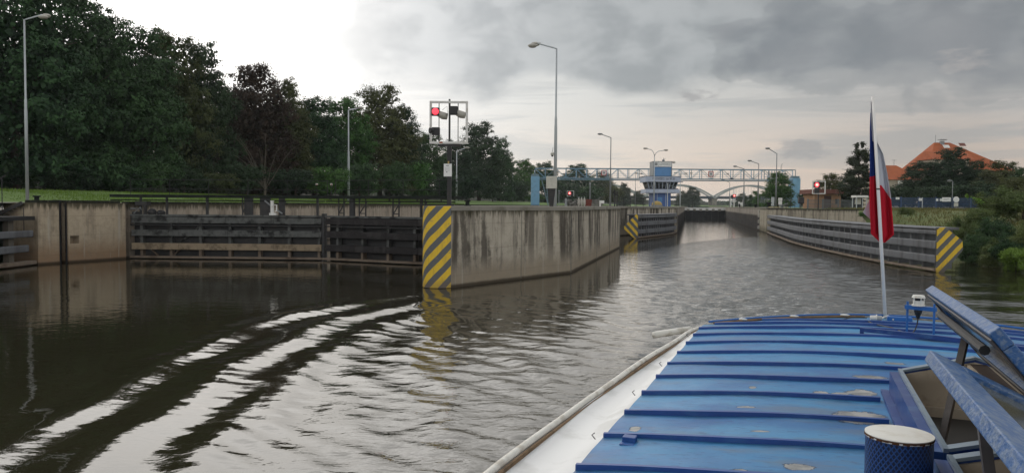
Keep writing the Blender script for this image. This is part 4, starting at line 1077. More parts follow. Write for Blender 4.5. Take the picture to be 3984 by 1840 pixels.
# vent cylinder
vq = L(3.42, .367, 0); vq.z = rz_(.367, 3.42)
b = MB(); n = 48
for z in (0.0, .243):
    b.v += [(.124 * math.cos(2 * math.pi * i / n), .124 * math.sin(2 * math.pi * i / n), z) for i in range(n)]
b.f = [(i, (i + 1) % n, n + (i + 1) % n, n + i) for i in range(n)]; b.mi = [0] * n
vent = b.build('vent', M['mesh'], boat, smooth=True, loc=vq)
b = MB(); b.tube([(0, 0, .244), (0, 0, .258)], .1265, 48); b.build('vent_cap', M['ventcap'], vent)
b = MB()
for i in range(64):
    a0, a1 = 2 * math.pi * i / 64, 2 * math.pi * (i + 1) / 64; h_ = .004 + .010 * (0.5 + 0.5 * math.sin(i * 1.9) * math.sin(i * .37))
    b.face([(.1275 * math.cos(a0), .1275 * math.sin(a0), .255), (.1275 * math.cos(a1), .1275 * math.sin(a1), .255), (.1275 * math.cos(a1), .1275 * math.sin(a1), .255 - h_), (.1275 * math.cos(a0), .1275 * math.sin(a0), .255 - h_)][::-1])
b.build('cap_rust', M['rust'], vent)
# navigation light on its blue bracket
def bl(v): return BMI @ v
pL, pR = roof_hit(3528, 1291), roof_hit(3632, 1304)
b = MB()
for q in (pL, pR): b.bar(q + Vector((0, 0, -.01)), q + Vector((0, 0, .285)), .018, .018)
qa, qb = pL + Vector((-.015, 0, .235)), pR + Vector((.015, 0, .235)); qb.z = qa.z
b.bar(qa, qb, .05, .036)
lb = b.build('light_bracket', M['bracketblue'], boat)
qm = (qa + qb) / 2 + Vector((-.02, 0, .02))
b = MB(); b.tube([qm, qm + Vector((0, 0, .012))], .056, 20); b.tube([qm + Vector((0, 0, .075)), qm + Vector((0, 0, .098))], [.058, .048], 20); b.tube([qm + Vector((0, 0, .012)), qm + Vector((0, 0, .048))], .044, 20)
for i in range(5):
    a = i * 1.26; b.bar(qm + Vector((.047 * math.cos(a), .047 * math.sin(a), .01)), qm + Vector((.047 * math.cos(a), .047 * math.sin(a), .08)), .008, .008)
b.build('navigation_light', M['railwhite'], lb)
b = MB(); b.tube([qm + Vector((0, 0, .048)), qm + Vector((0, 0, .076))], .030, 16); b.build('light_lens', M['glass'], lb)
b = MB(); b.tube([qm + Vector((0, 0, -.04)), qm + Vector((0, 0, -.06)), qm + Vector((0, 0, -.09)), qm + Vector((0, 0, -.12))], [.036, .033, .02, .012], 12); b.build('light_socket', M['rubber'], lb)
b = MB(); b.tube([qm + Vector((0, 0, -.12)), qm + Vector((-.005, 0, -.17)), qm + Vector((-.02, -.01, -.215)), qm + Vector((-.045, -.03, -.25))], .006, 6); b.build('light_cable', M['rubber'], lb)
g0, g1_ = roof_hit(3347, 1297), roof_hit(3700, 1336)
dd = (g1_ - g0).normalized(); ge = g0 + dd * 2.2
b = MB()
for i in range(11):
    pa, pb = g0 + dd * (.2 * i), g0 + dd * (.2 * (i + 1))
    pa.z = rz_(pa.x + .96, pa.y + 4) + .035; pb.z = rz_(pb.x + .96, pb.y + 4) + .035
    b.bar(pa, pb, .008, .036); b.bar(pa + Vector((0, .02, .016)), pb + Vector((0, .02, .016)), .04, .006)
b.box(g0.x - .004, g0.x + .03, g0.y - .004, g0.y + .02, rz_(g0.x + .96, g0.y + 4) - .01, rz_(g0.x + .96, g0.y + 4) + .05)
b.build('angle_bar', M['deepblue'], boat)
# plug and cables by the flagpole
qa, qb = roof_hit(3385, 1247), roof_hit(3430, 1249)
b = MB(); b.tube([qa + Vector((0, 0, .03)), qa.lerp(qb, .5) + Vector((0, 0, .034))], .026, 12); b.tube([qa.lerp(qb, .5) + Vector((0, 0, .034)), qa.lerp(qb, .6) + Vector((0, 0, .034))], .034, 12); b.build('plug', M['railwhite'], boat)
b = MB(); b.tube([qa.lerp(qb, .6) + Vector((0, 0, .032)), qb + Vector((0, 0, .03))], .027, 12); b.build('plug_socket', M['pvc'], boat)
b = MB()
b.tube([roof_hit(3272, 1248) + Vector((0, 0, .012)), roof_hit(3310, 1246) + Vector((0, 0, .03)), qa + Vector((-.03, 0, .03))], .006, 6)
b.tube([qa + Vector((-.05, -.05, .012)), roof_hit(3400, 1265) + Vector((0, 0, .012)), roof_hit(3470, 1279) + Vector((0, 0, .012)), roof_hit(3512, 1296) + Vector((0, 0, .012))], .006, 6)
b.build('deck_cable', M['rubber'], boat)
b = MB(); b.tube([qb + Vector((0, 0, .03)), roof_hit(3455, 1242) + Vector((0, 0, .04)), roof_hit(3475, 1250) + Vector((0, 0, .02))], .009, 6); b.build('lashing', M['railwhite'], boat)
q = roof_hit(3500, 1250); b = MB(); b.box(-.12, .12, -.03, .03, 0, .05); b.build('pole_foot', M['bracketblue'], boat, bevel=.01, loc=q)
# flagpole and flag
pb_ = roof_hit(3445, 1240)
wb = BM @ pb_
YF = wb.y
ptop = BMI @ atY(3396 / S, 376 / S, YF + 0.05)
b = MB(); b.tube([pb_ + Vector((0, 0, -.02)), pb_.lerp(ptop, .55), ptop], [.019, .0175, .014], 14)
fpole = b.build('flagpole', M['steelpole'], boat, smooth=True)
q = pb_.lerp(ptop, .585); b = MB(); b.tube([q - Vector((0, 0, .008)), q + Vector((0, 0, .008))], .021, 14); b.build('pole_ring', M['strut'], fpole)
b = MB(); q = ptop.lerp(pb_, .02); b.bar(q, q + Vector((-.035, 0, -.012)), .012, .012); b.build('pole_cleat', M['steelpole'], fpole)
# the flag: one hanging cloth, folded; colours are the three fields of its cloth
M['fl_w'] = paint('flag_white', (.52, .52, .55), 0.85, 0.05, 5.0, world=True)
M['fl_r'] = paint('flag_red', (.46, .014, .028), 0.8, 0.1, 5.0, world=True)
M['fl_b'] = paint('flag_blue', (.014, .032, .15), 0.8, 0.1, 5.0, world=True)
def fz(pl): return [(3250 + .756 * x, 350 + .756 * y) for x, y in pl]
LB = fz([(184, 55), (180, 120), (177, 200), (177, 400), (175, 560), (179, 660), (183, 740), (232, 786)])
RB = fz([(198, 55), (206, 160), (216, 270), (246, 330), (268, 430), (286, 545), (298, 690), (302, 745), (252, 790)])
def bx_at(pl, y):
    ys = [p_[1] for p_ in pl]; return float(np.interp(y, ys, [p_[0] for p_ in pl]))
def inside(pl, x, y):
    c = False; n = len(pl)
    for i in range(n):
        (x0, y0), (x1, y1) = pl[i], pl[i - 1]
        if (y0 > y) != (y1 > y) and x < (x1 - x0) * (y - y0) / (y1 - y0) + x0: c = not c
    return c
blue = fz([(170, 122), (183, 118), (190, 262), (200, 270), (207, 440), (190, 447), (170, 448)])
red = fz([(160, 446), (190, 447), (207, 438), (213, 488), (236, 490), (290, 568), (320, 640), (320, 800), (160, 800)])
fb_ = Vector((wb.x, YF, 2.9)); b = MB(); nu, nv = 56, 230; y0_, y1_ = LB[0][1], LB[-1][1]
for j in range(nv + 1):
    y = y0_ + (y1_ - y0_) * j / nv
    xl, xr = bx_at(LB, y), bx_at(RB, y)
    for i in range(nu + 1):
        u = i / nu; x = xl + (xr - xl) * u
        wdt = (xr - xl) / 95.0
        dep = YF + 0.066 + 0.030 * wdt * math.cos(u * 13.0 + 0.6 + y * .002) + 0.016 * wdt * math.sin(u * 26 + y * 0.006) - 0.05 * wdt * (u - .5)
        p_ = atY(x / S, y / S, dep); b.v.append(tuple(p_ - fb_))
for j in range(nv):
    for i in range(nu):
        y = y0_ + (y1_ - y0_) * (j + .5) / nv; xl, xr = bx_at(LB, y), bx_at(RB, y); x = xl + (xr - xl) * (i + .5) / nu
        k = 2 if inside(blue, x, y) else (1 if inside(red, x, y) else 0)
        b.f.append((j * (nu + 1) + i, (j + 1) * (nu + 1) + i, (j + 1) * (nu + 1) + i + 1, j * (nu + 1) + i + 1)); b.mi.append(k)
tri = fz([(181, 552), (163, 590), (141, 630), (160, 648), (182, 668)])
ctr = [atY(x / S, y / S, YF + .12 + .01 * i) - fb_ for i, (x, y) in enumerate(tri)]
b.face(ctr, 0)
fl_ = b.build('flag', [M['fl_w'], M['fl_r'], M['fl_b']], None, smooth=True, loc=fb_)
tag(fl_, 'limp white, red and blue flag hanging folded around the stern pole', 'flag')
# ================================================================== LAMPS, SIGNALS, TOWER, GANTRY
LG_ = 'tall lamp posts along the lock quays'
def lamp(label, px, d, yt, arms, zb=3.93, head=0.30, pr=0.085, mat='galv', steps=True, curve_=False):
    """arms: list of (dx_px, dy_px, n_heads) measured from the pole top"""
    mpp = d / 1946.0
    B = atY(px, 500, d); zt = atY(px, yt, d).z
    lp_ = thing('street_lamp', (B.x, d, zb), label, 'street lamp', LG_)
    h = zt - zb
    b = MB()
    if steps: b.tube([(0, 0, -.05), (0, 0, h * .50), (0, 0, h * .52), (0, 0, h * .56), (0, 0, h * .57), (0, 0, h)], [pr * 1.25, pr * 1.1, pr * .95, pr * .95, pr * .72, pr * .62], 10)
    else: b.tube([(0, 0, -.05), (0, 0, h)], [pr, pr * .65], 8)
    b.build('pole', M[mat], lp_, smooth=True)
    for ax_, ay_, nh in arms:
        ex, ez = ax_ * mpp, -ay_ * mpp
        b = MB()
        if curve_:
            b.tube([(0, 0, h - .02), (ex * .12, 0, h + ez * .45), (ex * .35, 0, h + ez * .8), (ex, 0, h + ez)], pr * .5, 8)
        else:
            b.tube([(0, 0, h - .25), (0, 0, h - .06), (ex * .07, 0, h), (ex, 0, h + ez)], pr * .55, 8)
        b.build('arm', M[mat], lp_, smooth=True)
        sg = 1 if ex > 0 else -1
        for k in range(nh):
            off = Vector((ex + sg * head * (.35 + (.75 if k else 0)), (-.35 if k else .3) if nh > 1 else 0, h + ez - (.28 if k else -.02) * (head / .3) * .8))
            b = MB(); b.ell(off, (head * 1.05, head * .62, head * .40), 14, 8); b.ell(off + Vector((-sg * head * .9, 0, .02)), (head * .35, head * .35, head * .25), 10, 6)
            lh = b.build('lamp_head', M['hood'] if mat == 'galv' else M['galv_dark'], lp_, smooth=True)
            b = MB(); b.ell(off + Vector((0, 0, -head * .26)), (head * .85, head * .52, head * .24), 14, 8); b.build('lamp_cover', M['lampglass'], lh, smooth=True)
    return lp_, h
lamp('tall pale lamp post with two heads, leftmost in front of the dark trees', 69, 51.5, 50, [(44, -12, 2)], zb=3.95, head=.30)
l2, h2 = lamp('tall lamp post with twin heads and a dome camera beside the grey cabinet', 1396.5, 57, 122, [(-48, -12, 2)], head=.33, pr=.10)
zc_ = atY(1390, 385, 57).z - 3.93
b = MB(); b.tube([(-.02, 0, zc_ + .25), (-.22, 0, zc_ + .38), (-.24, 0, zc_ + .05)], .022, 6); b.build('camera_arm', M['galv'], l2)
b = MB(); b.ell((-.24, 0, zc_ - .08), (.13, .13, .15), 12, 8); dm = b.build('dome_camera', M['cabinet'], l2, smooth=True)
b = MB(); b.ell((-.24, -.03, zc_ - .20), (.08, .08, .09), 10, 6); b.build('camera_lens', M['glass'], dm, smooth=True)
lamp('lamp post standing before the green trees behind the closed gate', 877, 108, 277, [(28, -5, 1)], zb=3.95, head=.42, pr=.15)
lamp('lamp post just right of the big signal frame', 1148.5, 168, 380, [(24, -8, 1)], zb=3.95, head=.5, pr=.16)
lamp('thin faint lamp post in front of the far left trees', 1289.5, 235, 410, [(24, -5, 1)], zb=3.95, head=.55, pr=.16, mat='galv_dark')
lamp('single-arm lamp post between the cabinet and the blue control tower', 1535, 131, 346, [(-26, -8, 1)], head=.38, pr=.12, mat='galv_dark')
lamp('Y-shaped double lamp post in front of the blue control tower', 1645, 160, 392, [(-22, -18, 1), (27, -14, 1)], head=.42, pr=.13, mat='galv', curve_=True)
lamp('tallest lamp post on the right quay, arm pointing left', 1952, 138, 386, [(-22, -12, 1)], zb=3.72, head=.40, pr=.13, mat='galv_dark')
lamp('lamp post on the right quay crossing the gantry, second in its row', 1907, 180, 412, [(-22, -7, 1)], zb=3.75, head=.45, pr=.14, mat='galv_dark')
lamp('lamp post on the right quay whose arm just tops the gantry, third in its row', 1871, 203, 425, [(-22, -6, 1)], zb=3.75, head=.48, pr=.15, mat='galv_dark')
lamp('small distant lamp post under the gantry between the two arches', 1835, 309, 459, [(-16, -6, 1)], zb=3.75, head=.6, pr=.14, mat='galv_dark')
lamp('small distant double lamp post seen through the gantry, right of the tower', 1711, 290, 440, [(-12, -5, 1), (13, -4, 1)], head=.55, pr=.18, mat='galv', curve_=True)
lamp('small distant lamp post seen through the gantry, left of the tower', 1598, 300, 437, [(14, 0, 1)], head=.55, pr=.13, mat='galv_dark')
for px, yt, d, lab in ((1679, 462, 166, 'plain white pole standing right in front of the blue tower'), (1484, 462, 150, 'slim grey pole behind the stone heap'), (1406, 480, 190, 'slim pole beside the left gantry tower'), (1846, 470, 240, 'thin pole behind the small far signal')):
    B = atY(px, 500, d); po = thing('pole', (B.x, d, 3.9), lab, 'pole'); zt = atY(px, yt, d).z
    b = MB(); b.tube([(0, 0, 0), (0, 0, zt - 3.9)], .11 if d < 180 else .08, 8); b.build('shaft', M['galv'] if px in (1679, 1846) else M['galv_dark'], po)
    b = MB(); b.ell((0, 0, zt - 3.9), (.16, .16, .10), 8, 5); b.build('cap', M['galv'], po)

def pxbox(x0, x1, y0, y1, d):
    a = atY(x0, y1, d); c = atY(x1, y0, d); return a.x, c.x, a.z, c.z
# big two-column signal on the near pier
SD = 42.0
bx0, bx1, bz0, bz1 = pxbox(1080.5, 1177.5, 255, 362, SD)
B = atY(1130, 512, SD)
sg = thing('signal_frame', (B.x, SD, ZI), 'big white framed signal with one red light on a black mast at the pier nose', 'signal')
def SX(px, y): p_ = atY(px, y, SD); return p_.x - B.x, p_.z - ZI
x0, x1, z0, z1 = bx0 - B.x, bx1 - B.x, bz0 - ZI, bz1 - ZI
ft = .125
b = MB(); b.box(x0, x1, -.05, .05, z0, z0 + ft); b.box(x0, x1, -.05, .05, z1 - ft, z1); b.box(x0, x0 + ft, -.05, .05, z0 + ft, z1 - ft); b.box(x1 - ft, x1, -.05, .05, z0 + ft, z1 - ft)
frm = b.build('frame', M['white'], sg, bevel=.012)
b = MB(); b.box(-.115, .115, -.1, .1, 0, z0 - .02); b.box(-.28, .28, -.26, .26, 0, .10); b.box(-.05, .05, -.04, .06, z0 + ft, z1 - .03)
b.box(-.62, .62, -.12, .12, z0 - .14, z0 - .02); b.tube([(0, 0, z1), (0, 0, z1 + .10)], .05, 8)
b.build('mast', M['black'], sg)
b = MB()
for px in (1104.5, 1152.5):
    x_, _ = SX(px, 300); b.box(x_ - .02, x_ + .02, -.03, .03, z0 + ft, z1 - ft)
b.build('inner_bar', M['black'], sg)
def sig_lamp(px, y, lit, s=.42, hood=None):
    x_, z_ = SX(px, y)
    b = MB(); b.box(x_ - s / 2, x_ + s / 2, -.2, .12, z_ - s / 2, z_ + s / 2)
    h_ = b.build('lamp_housing', M['rubber'], sg, bevel=.03)
    if lit:
        b = MB(); b.ell((x_, -.20, z_), (s * .43, .06, s * .43), 18, 8); b.build('red_lamp', M['red_lamp'], h_, smooth=True)
    if hood:
        b = MB(); b.tube([(x_ + .12, -.05, z_ - .08), (x_ + .40, .02, z_ - .20), (x_ + .62, .08, z_ - .24)], [.15, .20, .17], 14); b.build('lamp_hood', M['hood'], h_, smooth=True)
sig_lamp(1096, 282, True, .43, True); sig_lamp(1141, 279, False, .46, True); sig_lamp(1097, 331, False, .42)
b = MB(); xa, za = SX(1075, 349); b.ell((xa + .08, -.05, za), (.07, .05, .05), 8, 5); xa, za = SX(1086, 330); b.tube([(xa + .1, -.2, za), (xa - .08, -.3, za)], [.12, .16], 12); b.build('side_hood', M['rubber'], sg)
b = MB(); xa, za = SX(1110, 359.5); b.box(xa - .1, xa + .08, -.053, -.045, za - .03, za + .05); b.build('rust_stain', M['tile'], frm)
xa, za = SX(1127, 428.5)
b = MB(); b.box(xa - .215, xa + .215, -.16, -.13, za - .34, za + .34); nb = b.build('notice_board', M['whitesign'], sg)
b = MB(); b.box(xa - .10, xa + .06, -.166, -.161, za + .22, za + .26); b.box(xa - .09, xa - .02, -.166, -.161, za - .13, za - .08)
for i in range(5): b.box(xa - .16, xa + (.15 if i % 2 else .10), -.164, -.161, za + .13 - .045 * i, za + .137 - .045 * i)
b.build('notice_print', M['galv_dark'], nb)
b = MB(); b.tube([(xa + .03, -.15, za + .34), (xa + .04, -.15, za + .48)], .04, 8); b.build('notice_hook', M['straw'], nb)
b = MB(); b.tube([(x0 + .7, -.1, z1 - .5), (x0 + .95, -.14, z1 - .3), (x0 + 1.0, -.14, z1 - .75), (x0 + .72, -.1, z1 - .85)], .012, 5); b.build('cable', M['rubber'], sg)
# grey cabinet on a black pedestal
CDp = 53.0
B = atY(1387, 514, CDp); cb = thing('control_cabinet', (B.x, CDp, ZI), 'pale grey control cabinet on a black tapered pedestal', 'cabinet')
_, _, cz0, cz1 = pxbox(1373, 1399.5, 444, 474.5, CDp); cw = 26.5 * CDp / 1946 / 2
b = MB(); b.box(-cw, cw, -.2, .2, cz0 - ZI, cz1 - ZI); cbx = b.build('box', M['cabinet'], cb, bevel=.02)
b = MB(); b.box(-cw * .92, cw * .92, -.215, -.201, cz0 - ZI + .03, cz1 - ZI - .03); b.build('door', M['cabinet'], cbx, bevel=.006)
b = MB(); b.box(-.1, -.02, -.224, -.216, cz1 - ZI - .2, cz1 - ZI - .17); b.build('handle', M['galv_dark'], cbx)
b = MB(); zz = cz0 - ZI; b.add([(-.13, -.12, 0), (.13, -.12, 0), (.13, .12, 0), (-.13, .12, 0), (-.27, -.15, zz), (.27, -.15, zz), (.27, .15, zz), (-.27, .15, zz)], [(3, 2, 1, 0), (4, 5, 6, 7), (0, 1, 5, 4), (1, 2, 6, 5), (2, 3, 7, 6), (3, 0, 4, 7)]); b.build('pedestal', M['black'], cb)
# smaller signals
def small_signal(label, px0, px1, y0, y1, d, ybase, red, zb, cols=2, second=None):
    x0, x1, z0, z1 = pxbox(px0, px1, y0, y1, d); xc = (x0 + x1) / 2; w_ = (x1 - x0) / 2; s_ = thing('signal_frame', (xc, d, zb), label, 'signal')
    z0 -= zb; z1 -= zb; f_ = w_ * .12
    b = MB(); b.box(-w_, w_, -.05, .05, z0, z0 + f_); b.box(-w_, w_, -.05, .05, z1 - f_, z1); b.box(-w_, -w_ + f_, -.05, .05, z0 + f_, z1 - f_); b.box(w_ - f_, w_, -.05, .05, z0 + f_, z1 - f_); b.build('frame', M['white'], s_)
    b = MB(); b.box(-.06, .06, .06, .18, 0, z1 - f_); b.build('mast', M['black'], s_)
    rx = red[0] * w_; rz_2 = z0 + (z1 - z0) * red[1]; r_ = red[2]
    b = MB(); b.box(rx - r_ * 1.25, rx + r_ * 1.45, -.12, .1, rz_2 - r_ * 1.25, rz_2 + r_ * 1.25); hs = b.build('lamp_housing', M['rubber'], s_)
    b = MB(); b.ell((rx, -.13, rz_2), (r_, .05, r_), 14, 7); b.build('red_lamp', M['red_lamp'], hs, smooth=True)
    b = MB(); b.ell((rx, -.17, rz_2), (r_ * .6, .04, r_ * .6), 12, 6); b.build('lamp_core', M['red_hot'], hs, smooth=True)
    if second:
        b = MB(); b.box(second[0] * w_ - r_, second[0] * w_ + r_, -.1, .1, z0 + (z1 - z0) * second[1] - r_ * 1.1, z0 + (z1 - z0) * second[1] + r_ * 1.1); b.build('unlit_lamp', M['rubber'], s_)
    return s_
small_signal('white framed signal with a bright red light on the right bank beside the brick shed', 2043, 2077, 455.5, 488, 100, 520, (-.36, .70, .30), 3.72, second=(-.3, .25))
small_signal('tiny signal with a red light above the white gate machinery', 1838, 1850, 489, 502, 232, 515, (.5, .72, .34), 3.75, second=(-.5, .6))
small_signal('tiny red signal on the left bank behind the stone heap', 1426, 1444, 480, 494, 300, 512, (-.25, .55, .55), 3.95, second=(.5, .2))

# control tower
TD = 185.0; TM = TD / 1946
B = atY(1664.5, 518, TD); tw = thing('control_tower', (B.x, TD, ZI), 'blue lock control tower with a glazed cabin and white name sign', 'tower')
def tz(y): return 4 + (519.7 - y) * TM - ZI
b = MB(); b.box(-2.1, 2.15, 0, 5.5, 0, tz(486)); b.build('base_shaft', M['towerdeep'], tw)
b = MB(); b.box(-1.0, .1, -.05, -.004, 0, 2.2); b.build('door', M['towerblue'], tw)
b = MB()
for x_ in (-1.1, .9): b.box(x_ - .05, x_ + .05, -.06, -.004, 0, tz(487.5))
b.build('trim', M['towergrey'], tw)
b = MB(); b.box(-4.0, 3.95, -1.3, 6.5, tz(487), tz(477.5)); b.build('balcony', M['towergrey'], tw, bevel=.05)
b = MB(); b.box(-3.7, 3.65, -.95, 6.2, tz(477.4), tz(477.4) + .02); b.box(-3.75, 3.7, -1.0, -.9, tz(477), tz(475.5)); b.build('sill', M['ink'], tw)
b = MB(); b.add([(-3.1, -.5, tz(477)), (3.05, -.5, tz(477)), (3.05, 5.5, tz(477)), (-3.1, 5.5, tz(477)), (-3.65, -1.0, tz(459.5)), (3.6, -1.0, tz(459.5)), (3.6, 6.0, tz(459.5)), (-3.65, 6.0, tz(459.5))], [(0, 1, 5, 4), (1, 2, 6, 5), (2, 3, 7, 6), (3, 0, 4, 7)])
mt, t, p, pos, obj = newmat('cabin_glass')
setp(t, p, 'Base Color', (.10, .115, .12, 1)); setp(t, p, 'Roughness', 0.05); setp(t, p, 'Transmission Weight', 0.75); p.inputs['IOR'].default_value = 1.1; M['cabglass'] = mt
win = b.build('cabin_window', M['cabglass'], tw)
b = MB()
for i in range(9):
    f = i / 8; xb, xt = -3.1 + 6.15 * f, -3.65 + 7.25 * f
    b.bar((xb, -.56, tz(477)), (xt, -1.06, tz(459.5)), .15 if i in (0, 8) else .12, .1)
b.build('mullion', M['towergrey'], win)
b = MB(); b.box(-2.5, 2.5, .6, 4.8, tz(476), tz(470)); b.box(-1.6, -.2, .3, .6, tz(476), tz(467)); b.box(.6, 1.4, .3, .6, tz(476), tz(465)); b.build('console', M['ink'], tw)
b = MB(); b.box(-4.2, 4.15, -1.6, 6.8, tz(459.4), tz(446)); fas = b.build('fascia', M['towergrey'], tw, bevel=.04)
b = MB(); b.box(-4.28, 4.23, -1.68, 6.85, tz(446) + .004, tz(445)); b.build('roof_edge', M['ink'], tw)
text_mesh('lettering', 'PK LOVOSICE - km 787.38', .78, M['ink'], fas, (.05, -1.62, tz(452)), squeeze=.60)
b = MB(); b.box(-1.95, 2.2, .3, 5.0, tz(445) + .004, tz(421.5)); b.build('upper_block', M['towerblue'], tw)
b = MB(); b.box(-2.1, -1.955, .2, 5.1, tz(445), tz(408)); b.box(2.205, 2.4, .2, 5.1, tz(445), tz(408)); b.build('side_fin', M['galv_dark'], tw)
b = MB(); b.box(-1.95, 2.2, .1, 5.0, tz(421), tz(408.5)); sgn = b.build('name_sign', M['whitesign'], tw)
b = MB(); b.box(-2.2, 2.45, 0.0, 5.2, tz(408.3), tz(407.4)); b.box(-.9, -.84, .09, .098, tz(421), tz(408.6)); b.build('sign_trim', M['galv_dark'], tw)
text_mesh('lettering', 'LOVOSICE', .80, M['galv_dark'], sgn, (.68, .085, tz(414.7)), squeeze=.72)
b = MB(); b.box(-1.75, -1.1, .085, .098, tz(418), tz(411)); b.build('emblem', M['galv_dark'], sgn)
b = MB(); b.tube([(.6, 1.5, tz(407.4)), (.6, 1.5, tz(398))], .05, 6); b.bar((.35, 1.5, tz(402)), (1.1, 1.5, tz(399.5)), .06, .06); b.ell((.55, 1.5, tz(404.5)), (.35, .3, .3), 8, 5); b.build('antenna', M['galv_dark'], tw)
b = MB(); b.bar((2.3, .5, tz(411)), (3.2, .5, tz(409)), .07, .07); b.ell((2.85, .5, tz(409.5)), (.4, .3, .25), 8, 5); b.build('floodlight', M['hood'], tw)
b = MB(); b.bar((4.15, 1, tz(458.5)), (5.2, 1, tz(458.5)), .25, .2); b.build('boom', M['galv_dark'], tw)
B = atY(1631, 516, 182); hb = thing('straw_bin', (B.x + 2.0, 182, ZI), 'yellow mounded heap at the foot of the blue tower', 'heap')
b = MB(); b.ell((0, 0, .45), (1.25, .8, .85), 14, 8); b.build('mound', M['straw'], hb, smooth=True)
b = MB(); b.box(-1.3, 1.3, -.85, .85, -.0, .35); b.build('rim', M['galv_dark'], hb)

# signal gantry across both chambers
GD = 204.0; GMM = GD / 1946
def gz(y): return 4 + (519.3 - y) * GMM - 3.9
XA, XB = atY(1346, 450, GD).x, atY(2001, 450, GD).x
ga = thing('gantry', (XA, GD, 3.9), 'long pale blue lattice gantry spanning both lock chambers', 'gantry')
Wg = XB - XA; npan = 25; zt_, zb_ = gz(425.5), gz(450.5)
for yy, nm in ((0.0, 'truss'), (2.2, 'truss')):
    b = MB(); k = .20
    b.box(0, Wg, yy - k / 2, yy + k / 2, zt_ - k, zt_ + .02); b.box(0, Wg, yy - k / 2, yy + k / 2, zb_ - .5, zb_ - .28)
    b.box(0, Wg, yy - k / 2, yy + k / 2, zb_ - .1, zb_ + .1)
    for i in range(npan + 1):
        x_ = Wg * i / npan; b.box(x_ - .075, x_ + .075, yy - .06, yy + .06, zb_ - .1, zt_ - k - .002)
        if i < npan:
            x2 = Wg * (i + 1) / npan; b.bar((x_, yy, zb_ if i % 2 else zt_ - .1), (x2, yy, zt_ - .1 if i % 2 else zb_), .10, .09)
    b.build(nm, M['truss'] if yy < 1 else M['bluegant'], ga)
b = MB(); b.box(0, Wg, .12, 2.08, zb_ - .40, zb_ - .34); b.build('walkway', M['truss'], ga)
b = MB()
for z_ in (.55, 1.1):
    b.box(0, Wg, .5, .54, zb_ + z_, zb_ + z_ + .05)
b.build('handrail', M['truss'], ga)
# added light strip: the first panels look paler against the dark trees
b = MB(); b.box(0, Wg * 4.0 / npan, -.13, -.105, zb_ + .1, zb_ + .16); b.build('pale_strip', M['bluegant'], ga)
def leg(x0, x1, label_mat, stair_side):
    b = MB(); b.box(x0, x1, -.2, 2.4, -.1, gz(447)); b.build('support_tower', M['bluegant'], ga)
    b = MB(); b.box(x0 + .1, x1 - .1, .2, 2.0, gz(447) + .004, gz(441.5)); b.build('tower_head', M['truss'], ga)
    b = MB()
    s_ = stair_side
    xx = x1 if s_ > 0 else x0
    b.bar((xx + s_ * .5, .4, gz(452)), (xx + s_ * 2.4, .4, 0), .22, .22); b.bar((xx + s_ * 1.8, .8, gz(452)), (xx + s_ * 2.4, .8, 0), .18, .18)
    for i in range(9): b.bar((xx + s_ * (.5 + .2 * i), .4, gz(452) * (1 - i / 9.0)), (xx + s_ * (1.8 + .06 * i), .8, gz(452) * (1 - i / 9.0)), .08, .08)
    b.build('ladder', M['truss'], ga)
leg(atY(1336, 480, GD).x - XA, atY(1357, 480, GD).x - XA, 0, 1)
leg(atY(1993, 480, GD).x - XA, atY(2012.5, 480, GD).x - XA, 0, -1)
b = MB(); x_ = atY(1980, 480, GD).x - XA
b.box(x_ - 1.0, x_ + .9, -1.2, .5, .9, gz(483)); b.bar((x_ - 1.05, -1.0, gz(474)), (x_ - .7, -1.0, .2), .16, .2); b.build('stair_housing', M['truss'], ga)
for px, y in ((1519, 437), (1788, 438)):
    x_ = atY(px, y, GD).x - XA; z_ = gz(y)
    b = MB(); b.box(x_ - .68, x_ + .68, -.2, -.14, z_ - .72, z_ + .72); s_ = b.build('sign', M['red_dark'], ga)
    b = MB(); b.box(x_ - .48, x_ + .48, -.22, -.204, z_ - .52, z_ + .52); b.build('sign_face', M['whitesign'], s_)
    b = MB(); b.box(x_ - .28, x_ - .08, -.228, -.222, z_ - .28, z_ + .28); b.box(x_ + .05, x_ + .26, -.228, -.222, z_ - .28, z_ + .28); b.build('sign_mark', M['ink'], s_)
for px, y in ((1612, 448), (1701, 449), (1840, 449), (1600, 437), (1725, 437), (1738, 436), (1830, 437), (1974, 437)):
    x_ = atY(px, y, GD).x - XA; b = MB(); b.ell((x_, -.3, gz(y)), (.42, .3, .18), 10, 6); b.build('signal_lamp', M['hood'] if y < 445 else M['ink'], ga)
b = MB(); x_ = atY(1965, 420, GD).x - XA; b.tube([(x_, 0, zt_), (x_, 0, zt_ + 1.0), (x_ + .35, 0, zt_ + 1.6)], .07, 6); b.build('mast_stub', M['galv_dark'], ga)

